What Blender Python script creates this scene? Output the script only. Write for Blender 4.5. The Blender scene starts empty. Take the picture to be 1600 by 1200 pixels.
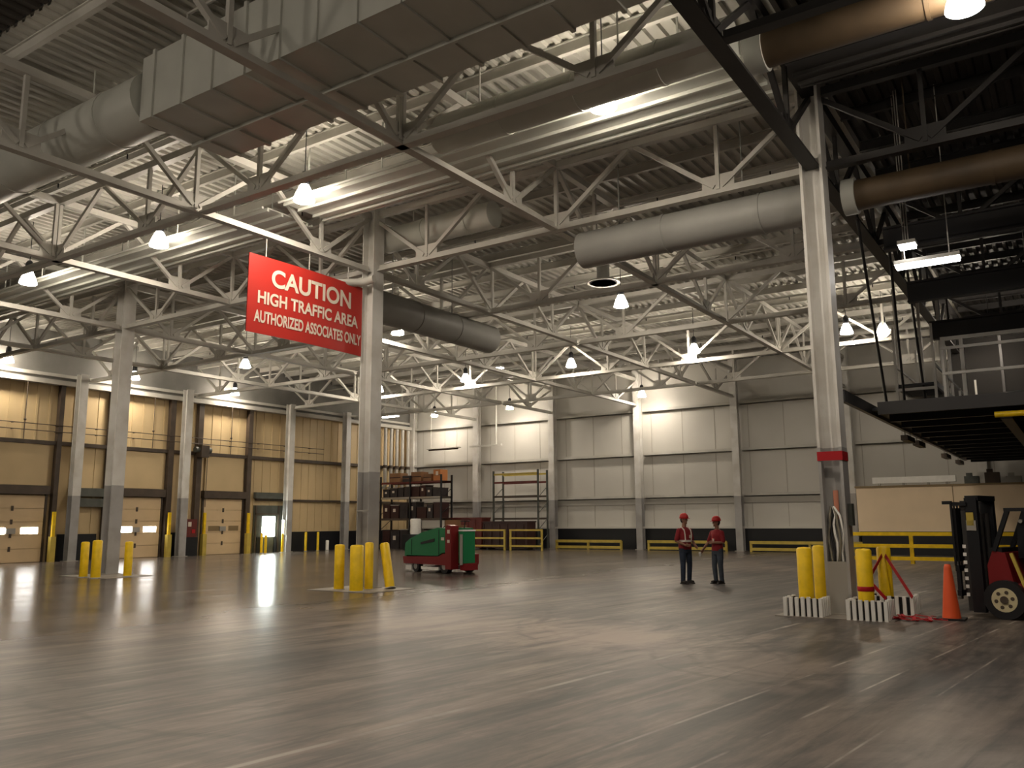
import bpy, math, random
from mathutils import Vector, Matrix
random.seed(7)
sc = bpy.context.scene
col = sc.collection
PI = math.pi

# ------------------------------------------------------------------ camera
cam_d = bpy.data.cameras.new('camera')
cam_d.sensor_width = 36.0
cam_d.lens = 36.0 * 1313.2 / 1600.0
cam_d.clip_end = 300
cam = bpy.data.objects.new('camera', cam_d)
col.objects.link(cam)
yaw, pit, rol = -0.5907, 0.1623, -0.0064
F = Vector((math.sin(yaw) * math.cos(pit), math.cos(yaw) * math.cos(pit), math.sin(pit)))
RT = Vector((math.cos(yaw), -math.sin(yaw), 0))
UP = RT.cross(F)
R2 = RT * math.cos(rol) + UP * math.sin(rol)
U2 = UP * math.cos(rol) - RT * math.sin(rol)
m = Matrix((R2, U2, -F)).transposed().to_4x4()
m.translation = Vector((0, 0, 1.71))
cam.matrix_world = m
sc.camera = cam

# ------------------------------------------------------------------ world, exposure
w = bpy.data.worlds.new('world'); sc.world = w
w.use_nodes = True
w.node_tree.nodes['Background'].inputs[0].default_value = (0.6, 0.75, 1.0, 1)
w.node_tree.nodes['Background'].inputs[1].default_value = 0.02
sc.view_settings.view_transform = 'Standard'
sc.view_settings.look = 'None'
sc.view_settings.gamma = 1
sc.view_settings.use_curve_mapping = False
sc.view_settings.exposure = 0.45
sc.cycles.use_denoising = True
sc.cycles.max_bounces = 7
sc.cycles.diffuse_bounces = 4
sc.cycles.glossy_bounces = 4
sc.cycles.sample_clamp_indirect = 6.0
LAMP_POWER = 62.0
LENS_POWER = 240.0          # strength of the glowing refractor bells
WINDOW_POWER = 30.0

# ------------------------------------------------------------------ materials
def mat(name, c, rough=0.6, metal=0.0, emit=None, es=0.0, noise=0.0, nscale=3.0, spec=0.4, bump=0.0, stretch=None):
    mt = bpy.data.materials.new(name); mt.use_nodes = True
    nt = mt.node_tree; b = nt.nodes['Principled BSDF']
    b.inputs['Base Color'].default_value = (*c, 1)
    b.inputs['Roughness'].default_value = rough
    b.inputs['Metallic'].default_value = metal
    b.inputs['Specular IOR Level'].default_value = spec
    if emit:
        b.inputs['Emission Color'].default_value = (*emit, 1)
        b.inputs['Emission Strength'].default_value = es
    if noise or bump:
        tc = nt.nodes.new('ShaderNodeTexCoord'); n = nt.nodes.new('ShaderNodeTexNoise')
        mp = nt.nodes.new('ShaderNodeMapping'); mp.inputs['Scale'].default_value = stretch or (1, 1, 1)
        nt.links.new(tc.outputs['Object'], mp.inputs[0]); nt.links.new(mp.outputs[0], n.inputs['Vector'])
        n.inputs['Scale'].default_value = nscale; n.inputs['Detail'].default_value = 5
        if noise:
            r = nt.nodes.new('ShaderNodeValToRGB')
            r.color_ramp.elements[0].position = 0.3; r.color_ramp.elements[1].position = 0.7
            r.color_ramp.elements[0].color = (*[v * (1 - noise) for v in c], 1)
            r.color_ramp.elements[1].color = (*[min(1, v * (1 + noise * 0.6)) for v in c], 1)
            nt.links.new(n.outputs['Fac'], r.inputs[0]); nt.links.new(r.outputs[0], b.inputs['Base Color'])
        if bump:
            bp = nt.nodes.new('ShaderNodeBump'); bp.inputs['Strength'].default_value = bump
            nt.links.new(n.outputs['Fac'], bp.inputs['Height']); nt.links.new(bp.outputs[0], b.inputs['Normal'])
    return mt

# steel that is painted pale above ten feet and grey below
def painted_column_material():
    mt = bpy.data.materials.new('two_tone_paint'); mt.use_nodes = True
    nt = mt.node_tree; b = nt.nodes['Principled BSDF']; b.inputs['Roughness'].default_value = 0.45
    g = nt.nodes.new('ShaderNodeNewGeometry'); s = nt.nodes.new('ShaderNodeSeparateXYZ')
    nt.links.new(g.outputs['Position'], s.inputs[0])
    c = nt.nodes.new('ShaderNodeMath'); c.operation = 'GREATER_THAN'; c.inputs[1].default_value = 3.05
    nt.links.new(s.outputs[2], c.inputs[0])
    n = nt.nodes.new('ShaderNodeTexNoise'); n.inputs['Scale'].default_value = 1.4; n.inputs['Detail'].default_value = 6
    nt.links.new(g.outputs['Position'], n.inputs['Vector'])
    x = nt.nodes.new('ShaderNodeMix'); x.data_type = 'RGBA'
    x.inputs[6].default_value = (0.40, 0.395, 0.39, 1); x.inputs[7].default_value = (0.72, 0.71, 0.68, 1)
    nt.links.new(c.outputs[0], x.inputs[0])
    y = nt.nodes.new('ShaderNodeMix'); y.data_type = 'RGBA'; y.blend_type = 'MULTIPLY'
    r = nt.nodes.new('ShaderNodeValToRGB'); r.color_ramp.elements[0].color = (0.82, 0.80, 0.77, 1)
    r.color_ramp.elements[0].position = 0.35; r.color_ramp.elements[1].position = 0.6
    nt.links.new(n.outputs['Fac'], r.inputs[0])
    y.inputs[0].default_value = 1
    nt.links.new(x.outputs[2], y.inputs[6]); nt.links.new(r.outputs[0], y.inputs[7])
    nt.links.new(y.outputs[2], b.inputs['Base Color'])
    return mt

def floor_material():
    mt = bpy.data.materials.new('polished_concrete'); mt.use_nodes = True
    nt = mt.node_tree; N = nt.nodes; L = nt.links; b = N['Principled BSDF']
    tc = N.new('ShaderNodeTexCoord')
    def mapping(scale, rot=0):
        m0 = N.new('ShaderNodeMapping'); m0.inputs['Rotation'].default_value = (0, 0, rot); L.new(tc.outputs['Object'], m0.inputs[0])
        mp = N.new('ShaderNodeMapping'); mp.inputs['Scale'].default_value = scale; L.new(m0.outputs[0], mp.inputs[0]); return mp
    def noise(mp, s, d=6, dist=0.0, rough=0.55):
        n = N.new('ShaderNodeTexNoise'); n.inputs['Scale'].default_value = s; n.inputs['Detail'].default_value = d
        n.inputs['Distortion'].default_value = dist; n.inputs['Roughness'].default_value = rough
        L.new(mp.outputs[0], n.inputs['Vector']); return n
    def ramp(src, p0, c0, p1, c1):
        r = N.new('ShaderNodeValToRGB'); r.color_ramp.elements[0].position = p0; r.color_ramp.elements[1].position = p1
        r.color_ramp.elements[0].color = (*c0, 1); r.color_ramp.elements[1].color = (*c1, 1)
        L.new(src, r.inputs[0]); return r
    def mul(a, c, f=1.0, mode='MULTIPLY'):
        x = N.new('ShaderNodeMix'); x.data_type = 'RGBA'; x.blend_type = mode; x.inputs[0].default_value = f
        L.new(a, x.inputs[6]); L.new(c, x.inputs[7]); return x.outputs[2]
    big = noise(mapping((0.30, 0.16, 1), 0.10), 1.0, 7, 0.6)
    base = ramp(big.outputs['Fac'], 0.36, (0.062, 0.057, 0.053), 0.64, (0.138, 0.117, 0.101))
    streak = noise(mapping((2.6, 0.22, 1), 0.09), 1.0, 10, 0.5, 0.66)
    sr = ramp(streak.outputs['Fac'], 0.40, (0.52, 0.53, 0.55), 0.60, (1.45, 1.38, 1.32))
    c = mul(base.outputs[0], sr.outputs[0])
    fine = noise(mapping((7.0, 0.9, 1), 0.14), 1.0, 10, 0.8, 0.7)
    fr = ramp(fine.outputs['Fac'], 0.38, (0.72, 0.72, 0.73), 0.62, (1.35, 1.32, 1.28))
    c = mul(c, fr.outputs[0])
    swirl = noise(mapping((1.1, 0.7, 1), 0.5), 0.9, 9, 2.6, 0.62)
    s2 = ramp(swirl.outputs['Fac'], 0.42, (0.78, 0.78, 0.79), 0.60, (1.08, 1.07, 1.05))
    c = mul(c, s2.outputs[0])
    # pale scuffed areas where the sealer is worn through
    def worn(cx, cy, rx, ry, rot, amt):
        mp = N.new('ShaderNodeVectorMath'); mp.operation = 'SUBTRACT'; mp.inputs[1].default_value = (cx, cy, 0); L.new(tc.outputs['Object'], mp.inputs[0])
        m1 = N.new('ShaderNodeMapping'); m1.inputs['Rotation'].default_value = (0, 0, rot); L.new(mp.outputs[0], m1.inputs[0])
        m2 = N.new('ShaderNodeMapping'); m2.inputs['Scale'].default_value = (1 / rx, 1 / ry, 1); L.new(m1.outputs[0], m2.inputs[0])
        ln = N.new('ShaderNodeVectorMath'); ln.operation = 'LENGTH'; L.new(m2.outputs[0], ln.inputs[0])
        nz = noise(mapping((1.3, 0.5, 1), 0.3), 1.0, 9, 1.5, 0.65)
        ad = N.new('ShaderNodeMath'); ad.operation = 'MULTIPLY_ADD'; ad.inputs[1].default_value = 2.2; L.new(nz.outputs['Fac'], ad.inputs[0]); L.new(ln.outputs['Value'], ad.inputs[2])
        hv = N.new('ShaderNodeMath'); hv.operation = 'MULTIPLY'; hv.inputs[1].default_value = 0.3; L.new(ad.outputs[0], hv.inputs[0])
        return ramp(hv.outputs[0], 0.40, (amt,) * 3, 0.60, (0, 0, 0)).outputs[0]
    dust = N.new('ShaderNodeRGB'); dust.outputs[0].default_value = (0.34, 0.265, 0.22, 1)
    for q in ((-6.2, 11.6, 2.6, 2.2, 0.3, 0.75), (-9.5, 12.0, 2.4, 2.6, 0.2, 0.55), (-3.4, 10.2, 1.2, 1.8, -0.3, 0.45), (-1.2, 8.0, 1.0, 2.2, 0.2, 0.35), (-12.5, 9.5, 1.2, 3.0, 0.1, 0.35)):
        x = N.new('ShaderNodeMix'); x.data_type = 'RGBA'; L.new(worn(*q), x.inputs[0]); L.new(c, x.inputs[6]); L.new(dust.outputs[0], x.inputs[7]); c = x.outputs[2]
    strokes = ramp(noise(mapping((3.2, 0.20, 1), 0.12), 1.0, 7, 0.7, 0.72).outputs['Fac'], 0.585, (0, 0, 0), 0.66, (0.55,) * 3)
    gate = ramp(noise(mapping((0.35, 0.25, 1), 0.4), 1.0, 4).outputs['Fac'], 0.45, (0, 0, 0), 0.6, (1, 1, 1))
    x = N.new('ShaderNodeMix'); x.data_type = 'RGBA'; L.new(mul(strokes.outputs[0], gate.outputs[0]), x.inputs[0]); L.new(c, x.inputs[6]); L.new(dust.outputs[0], x.inputs[7]); c = x.outputs[2]
    dk = ramp(noise(mapping((2.4, 0.16, 1), 0.05), 1.0, 7, 0.9, 0.7).outputs['Fac'], 0.34, (0.45,) * 3, 0.42, (1, 1, 1))
    c = mul(c, dk.outputs[0])
    # rubber marks: rings where tyres have turned
    def ringmarks(cx, cy, r0, wd, dark):
        mp = mapping((1, 1, 1)); sb = N.new('ShaderNodeVectorMath'); sb.operation = 'SUBTRACT'
        sb.inputs[1].default_value = (cx, cy, 0); L.new(tc.outputs['Object'], sb.inputs[0])
        ln = N.new('ShaderNodeVectorMath'); ln.operation = 'LENGTH'; L.new(sb.outputs[0], ln.inputs[0])
        nz = noise(mapping((1, 1, 1)), 0.55, 4)
        ad = N.new('ShaderNodeMath'); ad.operation = 'MULTIPLY_ADD'; ad.inputs[1].default_value = 0.9; L.new(nz.outputs['Fac'], ad.inputs[0]); L.new(ln.outputs['Value'], ad.inputs[2])
        d = N.new('ShaderNodeMath'); d.operation = 'SUBTRACT'; d.inputs[1].default_value = r0 + 0.45; L.new(ad.outputs[0], d.inputs[0])
        a = N.new('ShaderNodeMath'); a.operation = 'ABSOLUTE'; L.new(d.outputs[0], a.inputs[0])
        r = ramp(a.outputs[0], wd * 0.3, (dark, dark, dark), wd, (1, 1, 1))
        mk = ramp(noise(mapping((0.7, 0.7, 1), r0), 1.0, 8, 0.5, 0.7).outputs['Fac'], 0.44, (1, 1, 1), 0.56, (0, 0, 0))
        x = N.new('ShaderNodeMix'); x.data_type = 'RGBA'; x.inputs[7].default_value = (1, 1, 1, 1); L.new(mk.outputs[0], x.inputs[0]); L.new(r.outputs[0], x.inputs[6])
        return x.outputs[2]
    for q in ((-3.0, 11.3, 1.35, 0.10, 0.6), (-3.0, 11.3, 1.6, 0.07, 0.6), (-3.1, 11.2, 1.9, 0.09, 0.65), (-2.9, 11.4, 2.2, 0.06, 0.6), (-5.6, 13.4, 2.4, 0.10, 0.65), (-5.6, 13.3, 2.75, 0.07, 0.65), (-7.5, 9.0, 4.6, 0.08, 0.65), (-12.5, 12.5, 4.2, 0.10, 0.7)):
        c = mul(c, ringmarks(*q))
    # pale scraped lines and saw-cut joints
    sx = N.new('ShaderNodeSeparateXYZ'); L.new(tc.outputs['Object'], sx.inputs[0])
    def line(axis, pos, wd, slope=0.0):
        o = N.new('ShaderNodeMath'); o.operation = 'MULTIPLY_ADD'; o.inputs[1].default_value = slope
        L.new(sx.outputs[1 - axis], o.inputs[0]); L.new(sx.outputs[axis], o.inputs[2])
        d = N.new('ShaderNodeMath'); d.operation = 'SUBTRACT'; d.inputs[1].default_value = pos; L.new(o.outputs[0], d.inputs[0])
        a = N.new('ShaderNodeMath'); a.operation = 'ABSOLUTE'; L.new(d.outputs[0], a.inputs[0])
        r = ramp(a.outputs[0], wd * 0.5, (1, 1, 1), wd, (0, 0, 0)); return r.outputs[0]
    pale = N.new('ShaderNodeRGB'); pale.outputs[0].default_value = (0.36, 0.32, 0.28, 1)
    patch = noise(mapping((0.8, 0.8, 1)), 1.0, 5)
    pm = ramp(patch.outputs['Fac'], 0.45, (0, 0, 0), 0.62, (1, 1, 1))
    for q in ((0, -3.9, 0.022, -0.12), (0, -3.15, 0.018, -0.12), (0, -5.6, 0.045, -0.10), (0, -2.3, 0.014, -0.10), (1, 22.4, 0.06, 0.02)):
        f = mul(line(*q), pm.outputs[0])
        x = N.new('ShaderNodeMix'); x.data_type = 'RGBA'; L.new(f, x.inputs[0]); L.new(c, x.inputs[6]); L.new(pale.outputs[0], x.inputs[7]); c = x.outputs[2]
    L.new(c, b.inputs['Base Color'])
    rr = ramp(noise(mapping((0.9, 0.25, 1), 0.1), 1.0, 6, 0.4).outputs['Fac'], 0.3, (-0.04,) * 3, 0.75, (0.06,) * 3)
    # freshly scrubbed and still damp on the dock side, dry to the right
    wet = N.new('ShaderNodeMapRange'); wet.interpolation_type = 'SMOOTHSTEP'
    wet.inputs['From Min'].default_value = -17; wet.inputs['From Max'].default_value = -7
    wet.inputs['To Min'].default_value = 0.19; wet.inputs['To Max'].default_value = 0.42
    L.new(sx.outputs[0], wet.inputs['Value'])
    ra = N.new('ShaderNodeMath'); ra.operation = 'ADD'; L.new(wet.outputs[0], ra.inputs[0]); L.new(rr.outputs[0], ra.inputs[1]); L.new(ra.outputs[0], b.inputs['Roughness'])
    b.inputs['Specular IOR Level'].default_value = 0.5
    bp = N.new('ShaderNodeBump'); bp.inputs['Strength'].default_value = 0.15; bp.inputs['Distance'].default_value = 0.004
    L.new(noise(mapping((1, 1, 1)), 14.0, 3).outputs['Fac'], bp.inputs['Height']); L.new(bp.outputs[0], b.inputs['Normal'])
    return mt

M = {}
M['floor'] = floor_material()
M['column'] = painted_column_material()
M['steel'] = mat('pale_painted_steel', (0.56, 0.545, 0.50), 0.5, noise=0.12, nscale=1.5)
M['deck'] = mat('pale_painted_deck', (0.54, 0.53, 0.48), 0.6, noise=0.25, nscale=0.6)
M['deckdark'] = mat('unpainted_deck', (0.055, 0.048, 0.042), 0.6, noise=0.4, nscale=0.8)
M['steeldark'] = mat('dark_primer_steel', (0.035, 0.033, 0.032), 0.5)
M['duct'] = mat('pale_painted_duct', (0.60, 0.61, 0.56), 0.45, noise=0.1, nscale=1)
M['ductshade'] = mat('shade_darkened_duct', (0.33, 0.33, 0.31), 0.5, noise=0.12, nscale=1)  # duct colour darkened, the shade on these ducts is put into the paint
M['ductbrown'] = mat('brown_wrapped_duct', (0.085, 0.058, 0.032), 0.6, noise=0.35, nscale=1.2)
M['tan'] = mat('tan_wall_panel', (0.60, 0.46, 0.26), 0.5, noise=0.10, nscale=0.5)
M['tandoor'] = mat('tan_dock_door', (0.70, 0.53, 0.32), 0.45, noise=0.06, nscale=1)
M['seam'] = mat('panel_seam', (0.25, 0.18, 0.09), 0.6)
M['white'] = mat('white_wall_panel', (0.60, 0.585, 0.54), 0.45, noise=0.06, nscale=0.4)
M['greyband'] = mat('grey_wall_paint', (0.36, 0.345, 0.31), 0.5, noise=0.08, nscale=0.8)
M['wallseam'] = mat('white_panel_seam', (0.42, 0.395, 0.35), 0.5)
M['brown'] = mat('dark_brown_steel', (0.075, 0.055, 0.04), 0.5, noise=0.3, nscale=2)
M['black'] = mat('black_rubber', (0.012, 0.012, 0.014), 0.5)
M['blackpaint'] = mat('black_paint', (0.014, 0.015, 0.018), 0.35)
M['yellow'] = mat('safety_yellow', (0.90, 0.60, 0.010), 0.42, noise=0.15, nscale=5)
M['yellowdull'] = mat('dull_yellow_rail', (0.55, 0.42, 0.08), 0.45, noise=0.15, nscale=3)
M['red'] = mat('sign_red', (0.46, 0.028, 0.02), 0.45)
M['tape'] = mat('red_tape', (0.42, 0.012, 0.018), 0.4)
M['letter'] = mat('white_lettering', (0.70, 0.62, 0.52), 0.5)
M['orange'] = mat('cone_orange', (0.80, 0.11, 0.03), 0.45)
M['green'] = mat('machine_green', (0.015, 0.20, 0.075), 0.4)
M['machinered'] = mat('machine_red', (0.20, 0.012, 0.014), 0.4)
M['cream'] = mat('cream_panel', (0.80, 0.64, 0.44), 0.5, noise=0.05, nscale=1)
M['rim'] = mat('cream_rim', (0.60, 0.53, 0.33), 0.5)
M['chrome'] = mat('bare_metal', (0.5, 0.5, 0.5), 0.3, 0.9)
M['whiteplain'] = mat('white_plastic', (0.88, 0.87, 0.83), 0.5, noise=0.05, nscale=6)
M['carton'] = mat('carton_brown', (0.25, 0.13, 0.06), 0.7, noise=0.2, nscale=2)
M['orangebox'] = mat('orange_carton', (0.50, 0.19, 0.06), 0.6)
M['darkbox'] = mat('dark_tote', (0.035, 0.028, 0.03), 0.5, noise=0.4, nscale=3)
M['bluebox'] = mat('dark_blue_tote', (0.03, 0.04, 0.07), 0.5)
M['rust'] = mat('rust_red_steel', (0.13, 0.022, 0.017), 0.5, noise=0.3, nscale=2)
M['maroon'] = mat('dark_maroon_steel', (0.045, 0.016, 0.014), 0.5, noise=0.3, nscale=2)
M['skin'] = mat('skin', (0.28, 0.14, 0.09), 0.55)
M['shirt'] = mat('red_shirt', (0.24, 0.014, 0.02), 0.8)
M['jeans'] = mat('dark_jeans', (0.022, 0.032, 0.055), 0.85, noise=0.3, nscale=8)
M['jeans2'] = mat('faded_jeans', (0.06, 0.075, 0.10), 0.85, noise=0.3, nscale=8)
M['boot'] = mat('dark_boot', (0.02, 0.016, 0.014), 0.6)
M['hat'] = mat('red_hard_hat', (0.50, 0.03, 0.03), 0.3)
M['hair'] = mat('dark_hair', (0.012, 0.010, 0.009), 0.7)
M['strip'] = mat('silver_reflective_strip', (0.72, 0.66, 0.60), 0.4)
M['cable'] = mat('cable_grey', (0.24, 0.22, 0.17), 0.6, noise=0.3, nscale=6)
M['greydoor'] = mat('grey_green_panel', (0.085, 0.092, 0.08), 0.5, noise=0.3, nscale=2)
M['lamp'] = mat('glowing_refractor', (0.9, 0.8, 0.6), 0.4, emit=(1.0, 0.87, 0.71), es=LAMP_POWER)
M['lens'] = mat('glowing_lens', (0.9, 0.8, 0.6), 0.4, emit=(1.0, 0.87, 0.71), es=LENS_POWER)
M['tube'] = mat('glowing_strip', (0.9, 0.9, 0.9), 0.4, emit=(1.0, 0.95, 0.90), es=14)
M['pane'] = mat('daylight_pane', (0.8, 0.9, 0.9), 0.2, emit=(0.92, 1.0, 0.93), es=WINDOW_POWER)
M['pane2'] = mat('small_daylight_pane', (0.9, 0.9, 0.85), 0.2, emit=(1.0, 0.97, 0.92), es=14)

# ------------------------------------------------------------------ mesh builder
class B:
    def __init__(s): s.v = []; s.f = []; s.sm = []
    def add(s, vs, fs, smooth=False):
        o = len(s.v); s.v += [tuple(v) for v in vs]; s.f += [[i + o for i in f] for f in fs]; s.sm += [smooth] * len(fs); return s
    def box(s, x0, x1, y0, y1, z0, z1):
        return s.add([(x0, y0, z0), (x1, y0, z0), (x1, y1, z0), (x0, y1, z0), (x0, y0, z1), (x1, y0, z1), (x1, y1, z1), (x0, y1, z1)],
                     [(0, 3, 2, 1), (4, 5, 6, 7), (0, 1, 5, 4), (1, 2, 6, 5), (2, 3, 7, 6), (3, 0, 4, 7)])
    def bar(s, p, q, w_, h_=None, up=(0, 0, 1)):
        h_ = h_ or w_; p = Vector(p); q = Vector(q); d = (q - p).normalized(); u = Vector(up)
        if abs(d.dot(u)) > 0.98: u = Vector((0, 1, 0)) if abs(d.y) < 0.9 else Vector((1, 0, 0))
        a = d.cross(u).normalized() * w_ / 2; c = a.cross(d).normalized() * h_ / 2
        vs = [p - a - c, p + a - c, p + a + c, p - a + c, q - a - c, q + a - c, q + a + c, q - a + c]
        return s.add(vs, [(0, 3, 2, 1), (4, 5, 6, 7), (0, 1, 5, 4), (1, 2, 6, 5), (2, 3, 7, 6), (3, 0, 4, 7)])
    def tube(s, pts, r, n=12, caps=True):
        pts = [Vector(p) for p in pts]; rs = r if isinstance(r, (list, tuple)) else [r] * len(pts)
        rings = []; prev = None
        for i, p in enumerate(pts):
            d = (pts[min(i + 1, len(pts) - 1)] - pts[max(i - 1, 0)]).normalized()
            if prev is None:
                u = Vector((0, 0, 1)) if abs(d.z) < 0.9 else Vector((1, 0, 0))
                a = d.cross(u).normalized()
            else:
                a = (prev - d * prev.dot(d)).normalized()
            prev = a; c = d.cross(a)
            rr = rs[i]; ra, rb = (rr if isinstance(rr, (tuple, list)) else (rr, rr))
            rings.append([p + a * ra * math.cos(2 * PI * k / n) + c * rb * math.sin(2 * PI * k / n) for k in range(n)])
        vs = [v for g in rings for v in g]; fs = []
        for i in range(len(pts) - 1):
            for k in range(n):
                fs.append((i * n + k, i * n + (k + 1) % n, (i + 1) * n + (k + 1) % n, (i + 1) * n + k))
        s.add(vs, fs, True)
        if caps:
            s.add(rings[0], [tuple(reversed(range(n)))]); s.add(rings[-1], [tuple(range(n))])
        return s
    def lathe(s, prof, x=0, y=0, n=20):
        rings = [[(x + r * math.cos(2 * PI * k / n), y + r * math.sin(2 * PI * k / n), z) for k in range(n)] for r, z in prof]
        vs = [v for g in rings for v in g]; fs = []
        for i in range(len(prof) - 1):
            for k in range(n):
                fs.append((i * n + k, i * n + (k + 1) % n, (i + 1) * n + (k + 1) % n, (i + 1) * n + k))
        s.add(vs, fs, True)
        if prof[0][0] > 0.001: s.add(rings[0], [tuple(reversed(range(n)))])
        if prof[-1][0] > 0.001: s.add(rings[-1], [tuple(range(n))])
        return s
    def ball(s, c, r, n=12, sc_=(1, 1, 1)):
        prof = []
        vs = []; fs = []
        for i in range(n + 1):
            t = PI * i / n
            for k in range(n * 2):
                a = PI * k / n
                vs.append((c[0] + r * sc_[0] * math.sin(t) * math.cos(a), c[1] + r * sc_[1] * math.sin(t) * math.sin(a), c[2] - r * sc_[2] * math.cos(t)))
        for i in range(n):
            for k in range(n * 2):
                fs.append((i * 2 * n + k, i * 2 * n + (k + 1) % (2 * n), (i + 1) * 2 * n + (k + 1) % (2 * n), (i + 1) * 2 * n + k))
        return s.add(vs, fs, True)
    def prism(s, prof, axis, a0, a1):
        # prof: 2D outline, extruded along axis ('x' or 'y')
        n = len(prof)
        mk = (lambda u, v, t: (t, u, v)) if axis == 'x' else (lambda u, v, t: (u, t, v))
        vs = [mk(u, v, a0) for u, v in prof] + [mk(u, v, a1) for u, v in prof]
        return s.add(vs, [tuple(range(n)), tuple(reversed(range(n, 2 * n)))] + [(k, (k + 1) % n, n + (k + 1) % n, n + k) for k in range(n)])
    def each(s, name, m_, parent=None):
        par = list(range(len(s.v)))
        def find(i):
            while par[i] != i: par[i] = par[par[i]]; i = par[i]
            return i
        key = {}
        for i, v in enumerate(s.v):
            k = tuple(round(c, 5) for c in v)
            if k in key: par[find(i)] = find(key[k])
            else: key[k] = i
        for f in s.f:
            for i in f[1:]: par[find(i)] = find(f[0])
        comp = {}
        for f, sm in zip(s.f, s.sm): comp.setdefault(find(f[0]), []).append((f, sm))
        for fs in comp.values():
            ids = sorted({i for f, _ in fs for i in f}); mp = {i: k for k, i in enumerate(ids)}
            b = B(); b.v = [s.v[i] for i in ids]; b.f = [[mp[i] for i in f] for f, _ in fs]; b.sm = [q for _, q in fs]
            b.make(name, m_, parent)
    def make(s, name, m_, parent=None, loc=None, rz=None):
        me = bpy.data.meshes.new(name); me.from_pydata(s.v, [], s.f)
        me.polygons.foreach_set('use_smooth', s.sm); me.update()
        import bmesh
        bm = bmesh.new(); bm.from_mesh(me); bmesh.ops.recalc_face_normals(bm, faces=bm.faces); bm.to_mesh(me); bm.free()
        me.materials.append(M[m_] if isinstance(m_, str) else m_)
        o = bpy.data.objects.new(name, me); col.objects.link(o)
        if parent: o.parent = parent
        if loc is not None: o.location = loc
        if rz is not None: o.rotation_euler.z = rz
        return o

def tag(o, label, cat, group=None, kind=None):
    o['label'] = label; o['category'] = cat
    if group: o['group'] = group
    if kind: o['kind'] = kind
    return o
def thing(name, label, cat, loc=(0, 0, 0), rz=0, group=None):
    o = bpy.data.objects.new(name, None); o.empty_display_size = 0.2; col.objects.link(o)
    o.location = loc; o.rotation_euler = (0, 0, rz)
    return tag(o, label, cat, group)
def struct(name, b, m_, parent=None):
    o = b.make(name, m_, parent)
    if not parent: o['kind'] = 'structure'
    return o
def copy_thing(root, loc, rz, label):
    r = root.copy(); col.objects.link(r); r.location = loc; r.rotation_euler = (0, 0, rz); r['label'] = label
    for ch in list(root.children):
        c = ch.copy(); col.objects.link(c); c.parent = r
        for g in ch.children:
            d = g.copy(); col.objects.link(d); d.parent = c
    return r

# ------------------------------------------------------------------ grid of the hall
S = 6.093; X0 = -22.116
def gx(a): return X0 + S * a
YB = [5.35, 11.18, 16.79, 22.5, 28.64, 35.1, 41.0, 46.9]
H = 8.65; HT = 10.3; DECK = 10.92
XW = gx(-3)            # dock wall
YW = 47.1              # far wall
XD = gx(3)             # line where the dark bay starts
XE = 14.0; YN = -8.0

# ------------------------------------------------------------------ shell
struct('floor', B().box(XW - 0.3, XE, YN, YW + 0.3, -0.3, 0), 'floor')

def deck(x0, x1, y0, y1, m_):
    b = B(); prof = []; p = 0.30; x = x0
    while x < x1 - 0.01:
        prof += [(x, DECK), (x + 0.10, DECK), (x + 0.13, DECK + 0.07), (x + 0.27, DECK + 0.07)]; x += p
    vs = []; fs = []
    for (u, v) in prof: vs += [(u, y0, v), (u, y1, v)]
    for i in range(len(prof) - 1): fs.append((2 * i, 2 * i + 2, 2 * i + 3, 2 * i + 1))
    b.add(vs, fs)
    b.box(x0, x1, y0, y1, DECK + 0.08, DECK + 0.2)
    return struct('ceiling', b, m_)
deck(XW - 0.3, XD, 6.85, YW + 0.3, 'deck')
deck(XW - 0.3, XD, YN, 6.80, 'deckdark')
deck(XD + 0.02, XE, YN, YW + 0.3, 'deckdark')

# dock wall (tan), with real ribs
b = B(); b.box(XW - 0.3, XW - 0.05, YN, YW, 0, DECK)
y = YN
while y < YW:
    b.box(XW - 0.06, XW - 0.02, y, y + 0.10, 0, DECK); y += 0.61
wl = struct('wall_left', b, 'tan')
struct('upper_panel', B().box(XW - 0.05, XW + 0.02, YN, YW, 8.52, DECK), mat('grey_upper_wall', (0.22, 0.215, 0.20), 0.6, noise=.2, nscale=1), wl)
# far wall (white)
b = B(); b.box(XW, XE, YW, YW + 0.3, 0, DECK)
wb = struct('wall_back', b, 'white')
b = B(); x = XW + 1.0
while x < XE:
    b.box(x, x + 0.035, YW - 0.012, YW, 1.36, 8.4); x += 2.0
struct('panel_seam', b, 'wallseam', wb)
struct('wall_right', B().box(XE, XE + 0.3, YN, YW + 0.3, 0, DECK), 'deckdark')
struct('wall_front', B().box(XW - 0.3, XE, YN - 0.3, YN, 0, DECK), 'deckdark')

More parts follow.
